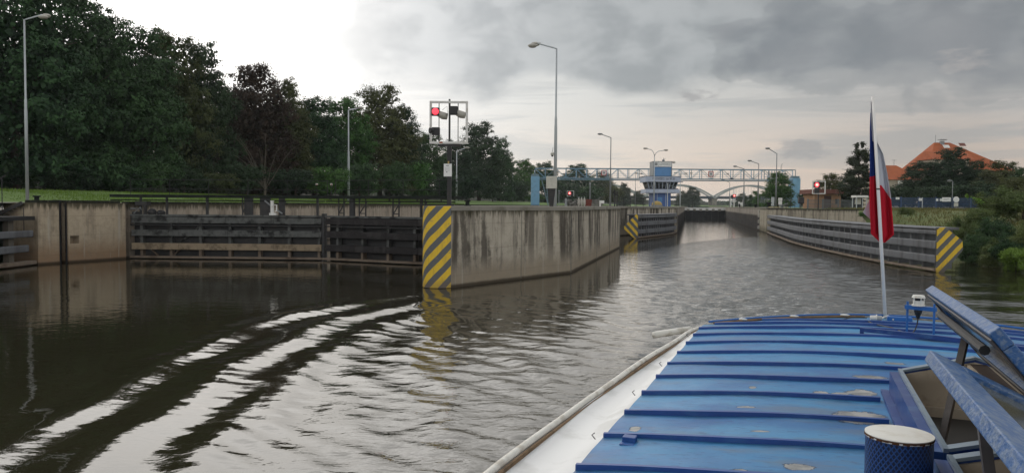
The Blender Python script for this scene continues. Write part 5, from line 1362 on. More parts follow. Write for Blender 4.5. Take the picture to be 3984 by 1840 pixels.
# far tied-arch road bridge
BD = 700.0; BMp = BD / 1946
def bz(y): return 4 + (520 - y) * BMp
nodes = [1438, 1616.5, 1795, 1975]
X0 = atY(1438, 500, BD).x
br = thing('arch_bridge', (X0, BD, 0), 'distant road bridge with low steel arches behind the gantry', 'bridge')
b = MB(); b.box(-160, atY(1975, 500, BD).x - X0 + 200, -4, 10, bz(500.5), bz(495.5)); b.build('deck', M['bridgedeck'], br)
b = MB(); b.box(-160, atY(1975, 500, BD).x - X0 + 200, -4.3, -4.05, bz(495.4), bz(494.4)); b.build('parapet', M['bridgedeck'], br)
for i in range(3):
    xa, xb = atY(nodes[i], 500, BD).x - X0, atY(nodes[i + 1], 500, BD).x - X0; pk = bz(467) - bz(499)
    for yy in (-4.6, 9):
        b = MB(); pts = []
        for k in range(25):
            f = k / 24; pts.append(Vector((xa + (xb - xa) * f, yy, bz(499) + pk * 4 * f * (1 - f))))
        for k in range(24): b.bar(pts[k], pts[k + 1], 1.3, 1.25)
        b.build('arch_rib', M['arch'], br)
    b = MB()
    for k in range(3, 22, 1):
        f = k / 24; x_ = xa + (xb - xa) * f; b.bar((x_, -4.6, bz(499)), (x_, -4.6, bz(499) + pk * 4 * f * (1 - f)), .12, .12)
    b.build('hanger', M['arch'], br)
for px in nodes:
    x_ = atY(px, 500, BD).x - X0; b = MB(); b.box(x_ - 2.2, x_ + 2.2, -3.5, 9.5, -2, bz(503)); b.box(x_ - 2.7, x_ + 2.7, -4.0, 10, bz(503) + .01, bz(500.6)); b.build('pier', M['paving'], br)
# transmission pylon far away
PY = 800.0; B = atY(1932.5, 500, PY); zt = atY(1932, 429, PY).z
py_ = thing('power_pylon', (B.x, PY, 4), 'faint lattice pylon far behind the right end of the gantry', 'pylon')
b = MB(); hh = zt - 4
for sx in (-1, 1):
    for sy in (-1, 1): b.bar((sx * 3.2, sy * 3.2, 0), (sx * .25, sy * .25, hh), .45, .45)
for k in range(12):
    f0, f1 = k / 12, (k + 1) / 12; w0, w1 = 3.2 + (.25 - 3.2) * f0, 3.2 + (.25 - 3.2) * f1
    b.bar((-w0, -w0, hh * f0), (w1, -w1, hh * f1), .3, .3); b.bar((w0, -w0, hh * f0), (-w1, -w1, hh * f1), .3, .3)
b.build('lattice', M['galv_dark'], py_)
b = MB()
for z_, w_ in ((.72, 6.5), (.82, 5.0), (.92, 3.6)): b.bar((-w_, 0, hh * z_), (w_, 0, hh * z_), .4, .4)
b.build('cross_arm', M['galv_dark'], py_)

# heaps and blocks on the island beside the chamber
PD = 84.0
def at_isl(px, d=PD): return atY(px, 510, d).x
tg2 = thing('stone_heap', (at_isl(1443), PD, ZI), 'heap of rough grey rubble stones on the pier, left of the rust red block', 'stone heap')
for k in range(26):
    b = MB(); r_ = random.uniform(.14, .30); x_ = random.uniform(-.65, .95); z_ = random.uniform(.05, .75 - .3 * abs(x_))
    b.ell((x_, random.uniform(-.35, .35), z_), (r_, r_ * random.uniform(.7, 1.1), r_ * random.uniform(.6, .95)), 6, 4); b.build('stone', M['stone'], tg2)
b = MB(); b.box(-.95, -.72, -.2, .2, 0, .85); b.build('stake', M['galv_dark'], tg2)
for i, (px, lab) in enumerate(((1455, 'upright grey sack at the back of the rubble heap, left one of three'), (1462, 'upright grey sack at the back of the rubble heap, middle one of three'), (1469, 'upright grey sack at the back of the rubble heap, right one of three'))):
    sk = thing('sack', (at_isl(px), PD - .45, ZI), lab, 'sack', 'grey sacks by the rubble heap')
    b = MB(); b.ell((0, 0, .42), (.15, .14, .48), 10, 7); b.build('body', M['hood'], sk, smooth=True)
    b = MB(); b.tube([(0, 0, .82), (.01, 0, .92), (.0, 0, 1.0)], [.05, .035, .08], 8); b.build('tied_neck', M['galv'], sk)
rb = thing('masonry_block', (at_isl(1478), PD, ZI), 'rust red stacked block between the sacks and the grey slabs', 'block')
b = MB(); b.box(-.42, .42, -.4, .4, 0.002, .36); b.box(-.40, .44, -.4, .4, .365, .74); b.build('block', M['rustblock'], rb, bevel=.03)
sl = thing('slab_stack', (at_isl(1497), PD, ZI), 'stack of weathered grey slabs right of the rust red block', 'slab stack')
for k in range(4):
    b = MB(); b.box(-.5 + .05 * k, .72 - .09 * k, -.4, .4, .002 + k * .19, .18 + k * .19); b.build('slab', M['stone'], sl, bevel=.02)
wb_ = thing('masonry_block', (at_isl(1512.5), PD - .3, ZI), 'white-painted block with a dark notch at the right end of the slab stack', 'block')
b = MB(); b.box(-.26, .26, -.3, .3, .3, .62); b.box(-.26, -.10, -.3, .3, .002, .3); b.build('block', M['white'], wb_, bevel=.015)
# rails along the pier edge near the small fender
rl = thing('railing', (at_isl(1552, 96), 96, ZI), 'short dark pipe railing on the pier edge left of the blue tower', 'railing')
for k in range(6):
    b = MB(); b.tube([(k * .95, k * .8, 0), (k * .95, k * .8, 1.1)], .03, 6); b.build('post', M['black'], rl)
for z_ in (.55, 1.1):
    b = MB(); b.tube([(0, 0, z_), (4.75, 4.0, z_)], .025, 6); b.build('rail', M['black'], rl)
tp = thing('post', (at_isl(1549, 90), 90, ZI), 'thick black twin post on the pier right of the lamp post', 'post')
b = MB(); b.box(-.2, -.08, -.06, .06, 0, 1.9); b.box(.08, .2, -.06, .06, 0, 1.75); b.build('upright', M['black'], tp)
b = MB(); b.box(-.08, .08, -.05, .05, 1.3, 1.42); b.build('crosspiece', M['black'], tp)
# mooring bollards
BG = 'mooring bollards on the quays'
def bollard(loc, label, s=1.0):
    bo = thing('bollard', loc, label, 'bollard', BG)
    b = MB(); b.tube([(0, 0, 0), (0, 0, .03), (0, 0, .031), (0, 0, .34 * s)], [.26 * s, .26 * s, .16 * s, .15 * s], 14); b.build('post', M['deck'], bo, smooth=False)
    b = MB(); b.tube([(0, 0, .341 * s), (0, 0, .37 * s), (0, 0, .43 * s), (0, 0, .45 * s)], [.17 * s, .25 * s, .25 * s, .2 * s], 14); b.build('head', M['deck'], bo)
p_ = atY(92.5, 500, 52.5); bollard((p_.x, 52.5, 3.96), 'squat dark bollard on the grass edge beside the leftmost lamp post')
p_ = atY(1176, 513, 43.5); bollard((p_.x, 43.5, ZI), 'dark bollard on the striped pier right of the signal mast', .75)
p_ = atY(1893, 515, 148); bollard((p_.x + .6, 148, 3.8), 'dark bollard on the right chamber wall near the gate pier', 1.5)
p_ = atY(1917, 515, 128); bollard((p_.x + .8, 127, 3.95), 'dark bollard capping the pale right gate pier', 1.8)
# white gate machinery on the right quay
p_ = atY(1857, 515, 222); gm = thing('gate_machine', (p_.x, 222, 3.78), 'white painted gate machinery beside the small red signal', 'machine')
for x_, h_ in ((-2.2, 2.3), (-1.2, 1.9), (.2, 1.7), (1.4, 2.2)):
    b = MB(); b.tube([(x_, 0, 0), (x_, 0, h_)], .16, 8); b.build('post', M['white'], gm)
b = MB(); b.box(-2.3, -.8, -.2, .2, 1.5, 1.75); b.box(.0, 1.6, -.2, .2, 1.2, 1.5); b.ell((.8, 0, .7), (.6, .4, .6), 10, 6); b.build('housing', M['white'], gm)
b = MB(); b.ell((.3, -.3, .6), (.3, .2, .5), 8, 6); b.build('motor', M['black'], gm)

# ------------------------------------------------------------------ right bank furniture
rr_ = thing('railing', (39.6, 117, 3.72), 'thin black pipe railing on the mossy right bank wall', 'railing')
for k in range(7):
    b = MB(); b.tube([(.25 * 0, -k * 1.7, 0), (0, -k * 1.7, 1.25)], .03, 6); b.build('post', M['black'], rr_)
for z_ in (.65, 1.25):
    b = MB(); b.tube([(0, 0, z_), (0, -10.2, z_)], .025, 6); b.build('rail', M['black'], rr_)
p_ = atY(2015, 508, 103); bxx = thing('equipment_box', (p_.x, 103, 3.72), 'black equipment box on a post at the end of the right railing', 'box')
b = MB(); b.box(-.36, .36, -.25, .25, .75, 1.6); b.build('body', M['rubber'], bxx, bevel=.06)
b = MB(); b.tube([(0, 0, 0), (0, 0, .75)], .05, 6); b.build('stand', M['black'], bxx)
p_ = atY(1948, 523, 119); yb = thing('step_block', (p_.x, 119, 3.72), 'yellowish step block on the right quay at the foot of the lamp post', 'block')
b = MB(); b.box(-.75, .75, -.5, .5, 0, .28); b.build('block', M['yellow'], yb, bevel=.03)
b = MB(); b.box(-.7, .7, -.52, -.502, -1.6, -.02); b.build('step_recess', M['coping'], yb)
p_ = atY(1963, 506, 128); ch_ = thing('cable_drum', (p_.x, 128, 3.8), 'small white cabinet on a stand behind the right railing', 'cabinet')
b = MB(); b.box(-.28, .28, -.2, .2, .55, 1.7); b.build('body', M['white'], ch_, bevel=.05)
b = MB(); b.box(-.16, .16, -.12, .12, 0, .55); b.bar((.2, 0, .45), (1.3, 0, .85), .12, .12); b.build('stand', M['galv_dark'], ch_)
p_ = atY(1944, 510, 133); wp = thing('cabinet', (p_.x, 133, 3.8), 'narrow pale meter cabinet just left of the tallest right lamp post', 'cabinet')
b = MB(); b.box(-.22, .22, -.15, .15, .4, 1.9); b.build('body', M['galv'], wp)
b = MB(); b.box(-.06, .06, -.06, .06, 0, .4); b.build('foot', M['galv_dark'], wp)
# little brick building with a brown door
OB = 130.0; x0, x1, z0, z1 = pxbox(2048, 2116, 477, 512, OB)
ob = thing('shed', (x0, OB, 3.7), 'small tan brick building with a brown door and flat red-brown roof', 'shed')
b = MB(); b.box(0, x1 - x0, 0, 5, 0, z1 - 3.7 - .75); b.build('wall', M['brick'], ob)
b = MB(); b.box(-.5, x1 - x0 + .4, -.6, 5.4, z1 - 3.7 - .74, z1 - 3.7); b.build('roof', M['rooffelt'], ob)
x_ = atY(2073, 500, OB).x - x0; xw = atY(2091, 500, OB).x - x0
b = MB(); b.box(x_, xw, -.04, -.004, 0, z1 - 3.7 - 1.05); b.build('door', M['browndoor'], ob)
p_ = atY(2101, 500, OB); b = MB(); b.box(p_.x - x0, p_.x - x0 + .6, -.03, -.004, .9, 1.7); b.build('window', M['glass'], ob)
# glass shelter
SHD = 104.0; x0, x1, z0, z1 = pxbox(2149, 2177, 492, 526, SHD)
sh = thing('shelter', (x0, SHD, 3.7), 'small white-roofed glazed shelter just left of the flag', 'shelter'); w_ = x1 - x0
b = MB(); b.box(-.08, w_ + .08, -.7, .9, z1 - 3.7 - .28, z1 - 3.7); b.build('roof', M['white'], sh)
for x_ in (.06, w_ - .06):
    for y_ in (-.5, .7):
        b = MB(); b.box(x_ - .05, x_ + .05, y_ - .05, y_ + .05, 0, z1 - 3.98); b.build('post', M['galv'], sh)
b = MB(); b.box(.12, w_ - .12, .66, .69, .2, z1 - 4.0); b.build('pane', M['glass'], sh)
b = MB(); b.box(.3, w_ - .35, .5, .62, .75, 1.5); b.build('poster', M['cabinet'], sh)
# fences
def picket(name, label, xa, xb, d, h, mat, spacing, zb, posts):
    f_ = thing(name, (xa, d, zb), label, 'fence'); w_ = xb - xa
    b = MB(); n = int(w_ / spacing)
    for i in range(n + 1): b.box(i * spacing - .022, i * spacing + .022, -.02, .02, .12, h)
    for z_ in (.18, h * .5, h - .1): b.box(0, w_, .021, .05, z_, z_ + .06)
    b.build('panel', mat, f_)
    for q in posts:
        b = MB(); b.box(q - .09, q + .09, -.08, .08, 0, h + .12); b.build('post', mat, f_)
    return f_
FD = 108.0
xa, xb = atY(2222, 510, FD).x, atY(2470, 510, FD).x
bf = picket('fence', 'dark blue picket fence along the right bank with signs hung on it', xa, xb, FD, 1.72, M['bluefence'], .13, 3.72, [i * 2.45 for i in range(6)])
picket('fence', 'grey wire fence between the brick building and the flag', atY(2032, 510, 112).x, atY(2150, 510, 112).x, 112, 1.35, M['fencegrey'], .16, 3.75, [0, 2.2, 4.4, 6.6])
b = MB(); b.box(atY(2334, 1, FD).x - xa - .05, atY(2334, 1, FD).x - xa + .05, -.12, -.05, 0, 1.75); b.build('white_post', M['galv'], bf)
for px, w_, h_, y, lab in ((2315, .42, .38, 502, 'small white sign hung on the blue fence, nearest the flag'), (2258, .5, .3, 499, 'small white notice on the blue fence just behind the flag'), (2357.5, .30, .32, 503, 'tiny pinkish white plate on the blue fence beside a twin plate'), (2367, .30, .32, 503, 'tiny white plate on the blue fence next to the long board'), (2381, 1.2, .58, 502, 'long white information board on the blue fence')):
    p_ = atY(px, y, FD - .12); s_ = thing('sign', (p_.x, FD - .12, p_.z), lab, 'sign')
    b = MB(); b.box(-w_ / 2, w_ / 2, -.02, .02, -h_ / 2, h_ / 2); b.build('plate', M['whitesign'], s_)
    b = MB()
    for k in range(2): b.box(-w_ * .35, w_ * (.3 - .2 * k), -.026, -.021, h_ * (.12 - .3 * k), h_ * (.2 - .3 * k))
    b.build('print', M['galv_dark'], s_)
p_ = atY(2405.5, 502, FD - .6); rs = thing('sign', (p_.x, FD - .6, 3.72), 'round white sign over a small plate, in front of the blue fence', 'sign')
b = MB(); zc = p_.z - 3.72; b.tube([(0, -.03, zc), (0, .03, zc)], .40, 24); b.build('disc', M['whitesign'], rs)
b = MB(); b.box(-.30, .28, -.03, .02, zc - .95, zc - .46); b.build('plate', M['cabinet'], rs)
b = MB(); b.tube([(0, .06, 0), (0, .06, zc + .3)], .04, 6); b.build('post', M['bluefence'], rs)
lamp('short lamp post behind the blue fence on the right bank', 2395.5, 109.5, 456, [(-7, -1, 1)], zb=3.72, head=.30, pr=.06, mat='galv_dark', steps=False)
# houses with orange tiled roofs
def hip_house(name, label, pts, d, depth, zb):
    """pts: eave-left, eave-right, ridge-left, ridge-right photo points on the front"""
    el, er, rl_, rr2 = [atY(x, y, d) for x, y in pts]
    h_ = thing(name, (el.x, d, zb), label, 'house')
    W_ = er.x - el.x; ze = el.z - zb; zr_ = rl_.z - zb; ra, rb_ = rl_.x - el.x, rr2.x - el.x
    b = MB(); b.box(.6, W_ - .6, .6, depth - .6, 0, ze - .02); b.build('wall', M['render_wall'], h_)
    b = MB(); y2 = depth
    A = [(0, 0, ze), (W_, 0, ze), (W_, y2, ze), (0, y2, ze), (ra, depth / 2, zr_), (rb_, depth / 2, zr_)]
    b.add(A, [(0, 1, 5, 4), (1, 2, 5), (2, 3, 4, 5), (3, 0, 4), (3, 2, 1, 0)]); rf = b.build('roof', M['tile'], h_)
    return h_, rf, W_, ze, zr_, ra, rb_
HD = 165.0
hh_, rf, W_, ze, zr_, ra, rb_ = hip_house('house', 'large house with a hipped orange tiled roof above the dark trees', [(2338, 432), (2566, 432), (2398, 352), (2440, 352)], HD, 15, 4.0)
b = MB(); b.box(rb_ - 2.3, rb_ - 1.5, 7.0, 7.6, zr_ - .7, zr_ + .35); b.box(rb_ - 2.6, rb_ - 1.0, 6.8, 7.8, zr_ + .55, zr_ + .68)
for x_ in (rb_ - 2.2, rb_ - 1.6): b.box(x_ - .06, x_ + .06, 7.0, 7.2, zr_ + .55, zr_ + .8)
b.build('chimney', M['galv_dark'], rf)
b = MB(); b.tube([(ra + .3, 7.5, zr_ - .2), (ra + .3, 7.5, zr_ + 1.7)], .05, 6); b.build('aerial', M['galv_dark'], rf)
def on_roof(f, u): return (W_ * .5 + u, 7.5 * f - .03, ze + (zr_ - ze) * f + .06)
for u, f in ((-2.6, .86), (1.2, .93)):
    b = MB(); c_ = on_roof(f, u); sl_ = (zr_ - ze) / 7.5
    b.add([(c_[0] - .7, c_[1] - .4, c_[2] - .4 * sl_), (c_[0] + .7, c_[1] - .4, c_[2] - .4 * sl_), (c_[0] + .7, c_[1] + .4, c_[2] + .4 * sl_), (c_[0] - .7, c_[1] + .4, c_[2] + .4 * sl_)], [(0, 1, 2, 3)])
    b.build('roof_window', M['white'] if u < 0 else M['rooffelt'], rf)
# side gable wing
p0, p1, pr_ = atY(2329, 396, HD), atY(2385, 396, HD), atY(2333, 378, HD)
b = MB(); xg = p0.x - atY(2338, 1, HD).x; zg = pr_.z - 4; zg0 = atY(2329, 401, HD).z - 4
b.add([(xg, -.9, zg0), (xg, 7, zg0), (xg + .3, 3, zg), (xg + 9, -.9, zg0), (xg + 9, 7, zg0), (xg + 9, 3, zg)], [(0, 3, 5, 2), (1, 2, 5, 4), (0, 2, 1)])
b.build('side_roof', M['tile'], hh_)
b = MB(); b.box(xg + .5, xg + 8, -.3, 6.5, 0, zg0 - .02); b.build('side_wall', M['render_wall'], hh_)
b = MB(); b.box(xg + .9, xg + 1.7, -.34, -.302, zg0 - 2.2, zg0 - .9); b.build('window', M['glass'], hh_)
h3, rf3, W3, ze3, zr3, ra3, rb3 = hip_house('house', 'lower house with an orange tiled roof partly hidden by the flag and pine', [(2212, 452), (2330, 452), (2232, 413), (2285, 413)], 160, 10, 4.0)
for x_ in (ra3 + .6, rb3 - .5):
    b = MB(); b.tube([(x_, 5, zr3 - .1), (x_, 5, zr3 + 1.2)], .05, 6); b.bar((x_ - .5, 5, zr3 + 1.1), (x_ + .6, 5, zr3 + 1.1), .06, .06); b.build('aerial', M['galv_dark'], rf3)
b = MB(); b.box(W3 * .5, W3 * .5 + 1.2, .55, .596, ze3 - 2.3, ze3 - .9); b.build('window', M['glass'], h3)
b = MB(); b.box(W3 * .42, W3 * .75, .2, .55, ze3 - 1.3, ze3 - .2); b.build('awning', M['white'], h3)
# two little reflector signs on the left bank
for px, lab in ((797, 'tiny red and white reflector on the dark left bank, left one of the pair'), (833.5, 'tiny red and white reflector on the dark left bank, right one of the pair')):
    p_ = atY(px, 464, 98); s_ = thing('reflector', (p_.x, 98, 4.6), lab, 'reflector', 'reflectors on the left bank')
    b = MB(); z_ = p_.z - 4.6; b.box(-.14, .14, -.02, .02, z_ - .10, z_ + .12); b.build('plate', M['white'], s_)
    b = MB(); b.box(-.07, .10, -.035, -.022, z_ - .08, z_ + .02); b.build('red_mark', M['tile'], s_)
    b = MB(); b.tube([(0, .05, -.4), (0, .05, z_)], .03, 6); b.build('post', M['black'], s_)
# ================================================================== TREES AND PLANTS
def leaf_quads(P, N, size, rng, asp=0.62):
    n = len(P)
    a = rng.normal(size=(n, 3)); T = np.cross(N, a); T /= np.linalg.norm(T, axis=1)[:, None] + 1e-9
    Bv = np.cross(N, T)
    s = (size * rng.uniform(.6, 1.35, n))[:, None]
    drop = np.zeros((n, 3)); drop[:, 2] = -0.25
    v0 = P - T * s * .5; v1 = P + Bv * s * asp * .5; v2 = P + T * s * .5 + drop * s; v3 = P - Bv * s * asp * .5
    V = np.stack([v0, v1, v2, v3], 1).reshape(-1, 3)
    return V
def mesh_np(name, V, F, mat, tone=None, extraV=None, extraF=None):
    me = bpy.data.meshes.new(name)
    nv = len(V)
    me.vertices.add(nv); me.vertices.foreach_set('co', V.astype(np.float32).ravel())
    me.loops.add(F.size); me.loops.foreach_set('vertex_index', F.astype(np.int32).ravel())
    me.polygons.add(len(F)); me.polygons.foreach_set('loop_start', (np.arange(len(F)) * 4).astype(np.int32))
    me.update(); me.validate()
    if tone is not None:
        a = me.attributes.new('tone', 'FLOAT', 'FACE'); a.data.foreach_set('value', tone.astype(np.float32))
    me.materials.append(mat)
    return me
def crown(name, lobes, n_clump, per, leaf, sig, seed, mat, core=0.70, up=0.35, flat=1.0):
    rng = np.random.default_rng(seed)
    L_ = np.array(lobes, float)
    area = (L_[:, 3] * L_[:, 4] + L_[:, 3] * L_[:, 5] + L_[:, 4] * L_[:, 5]); pr = area / area.sum()
    k = rng.choice(len(L_), n_clump, p=pr)
    d = rng.normal(size=(n_clump, 3)); d /= np.linalg.norm(d, axis=1)[:, None]
    d[:, 2] = np.where(d[:, 2] < -0.55, -d[:, 2], d[:, 2])
    rad = rng.uniform(.80, 1.08, n_clump)[:, None]
    C = L_[k, :3] + d * L_[k, 3:6] * rad
    C += rng.normal(size=C.shape) * np.mean(L_[:, 3:6]) * .05
    keep = np.ones(n_clump, bool)
    for i in range(len(L_)):     # drop clumps that fall deep inside another lobe
        q = (C - L_[i, :3]) / L_[i, 3:6]; keep &= (np.linalg.norm(q, axis=1) > 0.72) | (k == i)
    C = C[keep]; d = d[keep]
    tone_c = rng.random(len(C))
    per_c = np.maximum(6, (per * rng.uniform(.5, 1.5, len(C)))).astype(int)
    idx = np.repeat(np.arange(len(C)), per_c); n = len(idx)
    off = rng.normal(size=(n, 3)) * sig * rng.uniform(.6, 1.3, len(C))[idx][:, None]; off[:, 2] *= 0.62 * flat
    P = C[idx] + off
    N = d[idx] * .35 + off / sig * .55 + rng.normal(size=(n, 3)) * .38 + np.array([0, 0, up]); N /= np.linalg.norm(N, axis=1)[:, None]
    V = leaf_quads(P, N, leaf, rng)
    tone = np.clip(tone_c[idx] * .6 + rng.random(n) * .4, 0, 1)
    F = np.arange(n * 4).reshape(-1, 4)
    # inner mass of larger leaves so that the crown is not hollow
    m_ = int(n * .30); kk = rng.choice(len(L_), m_, p=pr); dd = rng.normal(size=(m_, 3)); dd /= np.linalg.norm(dd, axis=1)[:, None]
    P2 = L_[kk, :3] + dd * L_[kk, 3:6] * rng.uniform(.30, core + .04, m_)[:, None]
    N2 = dd + rng.normal(size=(m_, 3)) * .6; N2 /= np.linalg.norm(N2, axis=1)[:, None]
    V2 = leaf_quads(P2, N2, leaf * 1.7, rng, .9)
    V = np.concatenate([V, V2]); F = np.arange(len(V)).reshape(-1, 4); tone = np.concatenate([tone, rng.random(m_) * .5])  # inner leaves toned darker: shade inside the crown put into the colour
    return mesh_np(name, V, F, mat, tone)
def trunk_mesh(name, H, r, limbs, seed, spread):
    rnd = random.Random(seed); b = MB()
    b.tube([(0, 0, -.6), (0, 0, 0), (.1, 0, H * .22), (.0, .15, H * .5), (.1, 0, H * .78)], [r * 1.5, r * 1.15, r * .85, r * .55, r * .18], 9)
    for i in range(limbs):
        a = rnd.random() * 6.28; z0 = H * rnd.uniform(.18, .55); ln = spread * rnd.uniform(.5, .95)
        p1 = (math.cos(a) * ln * .45, math.sin(a) * ln * .45, z0 + ln * .35); p2 = (math.cos(a) * ln, math.sin(a) * ln, z0 + ln * rnd.uniform(.55, .9))
        b.tube([(0, 0, z0), p1, p2], [r * .4, r * .26, r * .08], 6)
    return b.mesh(name, M['bark'], smooth=True)
def oak_lobes(seed, H, W):
    rnd = random.Random(seed); out = []
    R_ = W / 2
    for (zf, n, rf, rl, rh) in ((.13, 7, .62, .34, .13), (.33, 6, .60, .40, .14), (.52, 6, .54, .40, .14), (.70, 5, .42, .36, .12), (.84, 3, .22, .32, .11)):
        a0 = rnd.random() * 6
        for i in range(n):
            a = a0 + i * 6.283 / n + rnd.uniform(-.25, .25); k = rnd.uniform(.82, 1.15)
            out.append((math.cos(a) * R_ * rf * k, math.sin(a) * R_ * rf * k, H * (zf + rnd.uniform(-.05, .05)), R_ * rl * rnd.uniform(.8, 1.15), R_ * rl * rnd.uniform(.8, 1.15), H * rh * rnd.uniform(.8, 1.1)))
    out.append((0, 0, H * .45, R_ * .6, R_ * .6, H * .32))
    return out
PRO = {}
for i, sd_ in enumerate((11, 23, 37, 51)):
    PRO['oak%d' % i] = (crown('crown', oak_lobes(sd_, 22, 15), 520, 66, .31, .48, sd_, M['leaf']), trunk_mesh('trunk', 22, .45, 7, sd_, 6), 22.0, 15.0)
for i, sd_ in enumerate((4, 9)):
    rnd = random.Random(sd_); lb_ = [(rnd.uniform(-1.6, 1.6), rnd.uniform(-1.6, 1.6), rnd.uniform(1.0, 3.4), rnd.uniform(1.0, 1.6), rnd.uniform(1.0, 1.6), rnd.uniform(.9, 1.5)) for _ in range(8)]
    PRO['bush%d' % i] = (crown('crown', lb_, 150, 34, .22, .30, sd_, M['leaf']), trunk_mesh('trunk', 3.2, .12, 5, sd_, 1.6), 5.0, 6.0)
for i, sd_ in enumerate((14, 29, 33)):
    rnd = random.Random(sd_); lb_ = [(rnd.uniform(-1.5, 1.5), rnd.uniform(-1.2, 1.2), rnd.uniform(.3, 2.3), rnd.uniform(.6, 1.1), rnd.uniform(.6, 1.1), rnd.uniform(.45, .95)) for _ in range(11)]
    PRO['scrub%d' % i] = (crown('foliage', lb_, 260, 42, .105, .20, sd_, M['scrub'], up=.2), trunk_mesh('stem', 2.2, .05, 8, sd_, 1.5), 3.4, 4.8)
rnd = random.Random(3); lb_ = []
for k in range(15):
    z_ = 2.2 + 7.2 * k / 14; rr2 = (2.3 * (1 - (k / 14) ** 1.6) + .55) * rnd.uniform(.75, 1.15); a = k * 2.4
    for s_ in (0, 1): lb_.append((math.cos(a + s_ * 2.7) * rr2 * .62, math.sin(a + s_ * 2.7) * rr2 * .62, z_ + rnd.uniform(-.2, .3), rr2 * .52, rr2 * .5, .42))
PRO['pine'] = (crown('crown', lb_, 330, 38, .20, .26, 3, M['needle'], up=.6, flat=.7), trunk_mesh('trunk', 10, .2, 12, 3, 2.2), 10.0, 5.6)
lb_ = [(math.cos(k) * .5, math.sin(k * 2) * .5, 1.2 + k * .95, 1.0 - .05 * k, 1.0 - .05 * k, 1.0) for k in range(10)]
PRO['poplar'] = (crown('crown', lb_, 190, 34, .30, .34, 8, M['leaf']), trunk_mesh('trunk', 11, .2, 4, 8, 1.0), 11.5, 3.2)
random.seed(99)
def tree(kind, proto, px, yt, d, wpx, zb, mat, label, cat='tree', group=None, dx=0.0):
    cm, tm, H_, W_ = PRO[proto]
    B = atY(px, 500, d); zt = atY(px, yt, d).z
    sz = (zt - zb) / H_; sx = wpx * d / 1946.0 / W_
    r_ = thing(kind, (B.x + dx, d, zb), label, cat, group, rz=random.random() * 6.28)
    r_.scale = (sx, sx, sz)
    for me_, nm, mm in ((tm, tm.name.split('.')[0], None), (cm, cm.name.split('.')[0], mat)):
        o = bpy.data.objects.new(nm, me_); COL.objects.link(o); o.parent = r_
        if mm: o.material_slots[0].link = 'OBJECT'; o.material_slots[0].material = M[mm]
    return r_
GLT = 'trees of the dark wood on the left bank'
LT = [
 (-150, -150, 70, 420, 'leaf_d', 'tallest dark tree of the wood, mostly outside the left picture edge'),
 (40, -110, 72, 400, 'leaf', 'very tall broad tree directly behind the leftmost lamp post'),
 (165, -60, 79, 360, 'leaf', 'tall broad tree just right of the leftmost lamp post, reaching the picture top'),
 (255, 8, 88, 260, 'leaf_d', 'tall dark tree whose crown dips below the top edge of the picture'),
 (345, 52, 85, 280, 'leaf', 'tall rounded tree with a bulging shoulder against the white sky'),
 (425, 66, 93, 240, 'leaf_o', 'olive tinged tall tree with a ragged top against the white sky'),
 (505, 95, 98, 200, 'leaf_d', 'dark tree at the steep right shoulder of the tallest group'),
 (640, 152, 108, 230, 'leaf_r', 'reddish brown tree with a spiky top beside the tall group'),
 (715, 195, 114, 180, 'leaf_o', 'dull olive brown tree behind the bare pale branches'),
 (790, 238, 120, 190, 'leaf', 'mid green tree with a level top left of the second lamp post'),
 (860, 236, 128, 190, 'leaf_b', 'fresh green tree directly behind the second lamp post'),
 (955, 210, 138, 210, 'leaf_o', 'airy high tree with sky showing through, left of the signal frame'),
 (1012, 262, 146, 130, 'leaf_d', 'dark tree sloping down towards the signal frame'),
 (1075, 330, 160, 130, 'leaf', 'tree seen through the big signal frame'),
 (1145, 350, 182, 120, 'leaf_d', 'dark tree directly below the big signal frame'),
 (1205, 303, 205, 150, 'leaf_d', 'round dark tree just right of the big signal frame'),
 (1258, 345, 232, 90, 'leaf', 'tree on the slope down to the gap right of the signal frame'),
 (1318, 398, 280, 100, 'leaf_b', 'lower green tree behind the left gantry tower'),
 (1372, 404, 300, 90, 'leaf', 'lower tree half hidden by the tall camera lamp post'),
 (225, 130, 112, 340, 'leaf_d', 'deep dark tree standing behind the tall front row, left part'),
 (415, 170, 120, 320, 'leaf_d', 'deep dark tree filling the gap below the olive topped tree'),
 (575, 215, 126, 260, 'leaf_d', 'dark tree behind the notch left of the reddish brown tree'),
 (690, 270, 132, 240, 'leaf_d', 'dark tree behind the reddish and olive brown pair'),
 (1452, 410, 380, 110, 'leaf', 'rounded tree seen through the left end of the gantry'),
 (1515, 432, 430, 90, 'leaf_o', 'thin-leaved tree behind the red bordered gantry sign'),
]
for i, (px, yt, d, w_, mm, lab) in enumerate(LT):
    tree('tree', 'oak%d' % (i % 4), px, yt, d, w_, 4.9 if d < 200 else 4.6, mm, lab, 'tree', GLT)
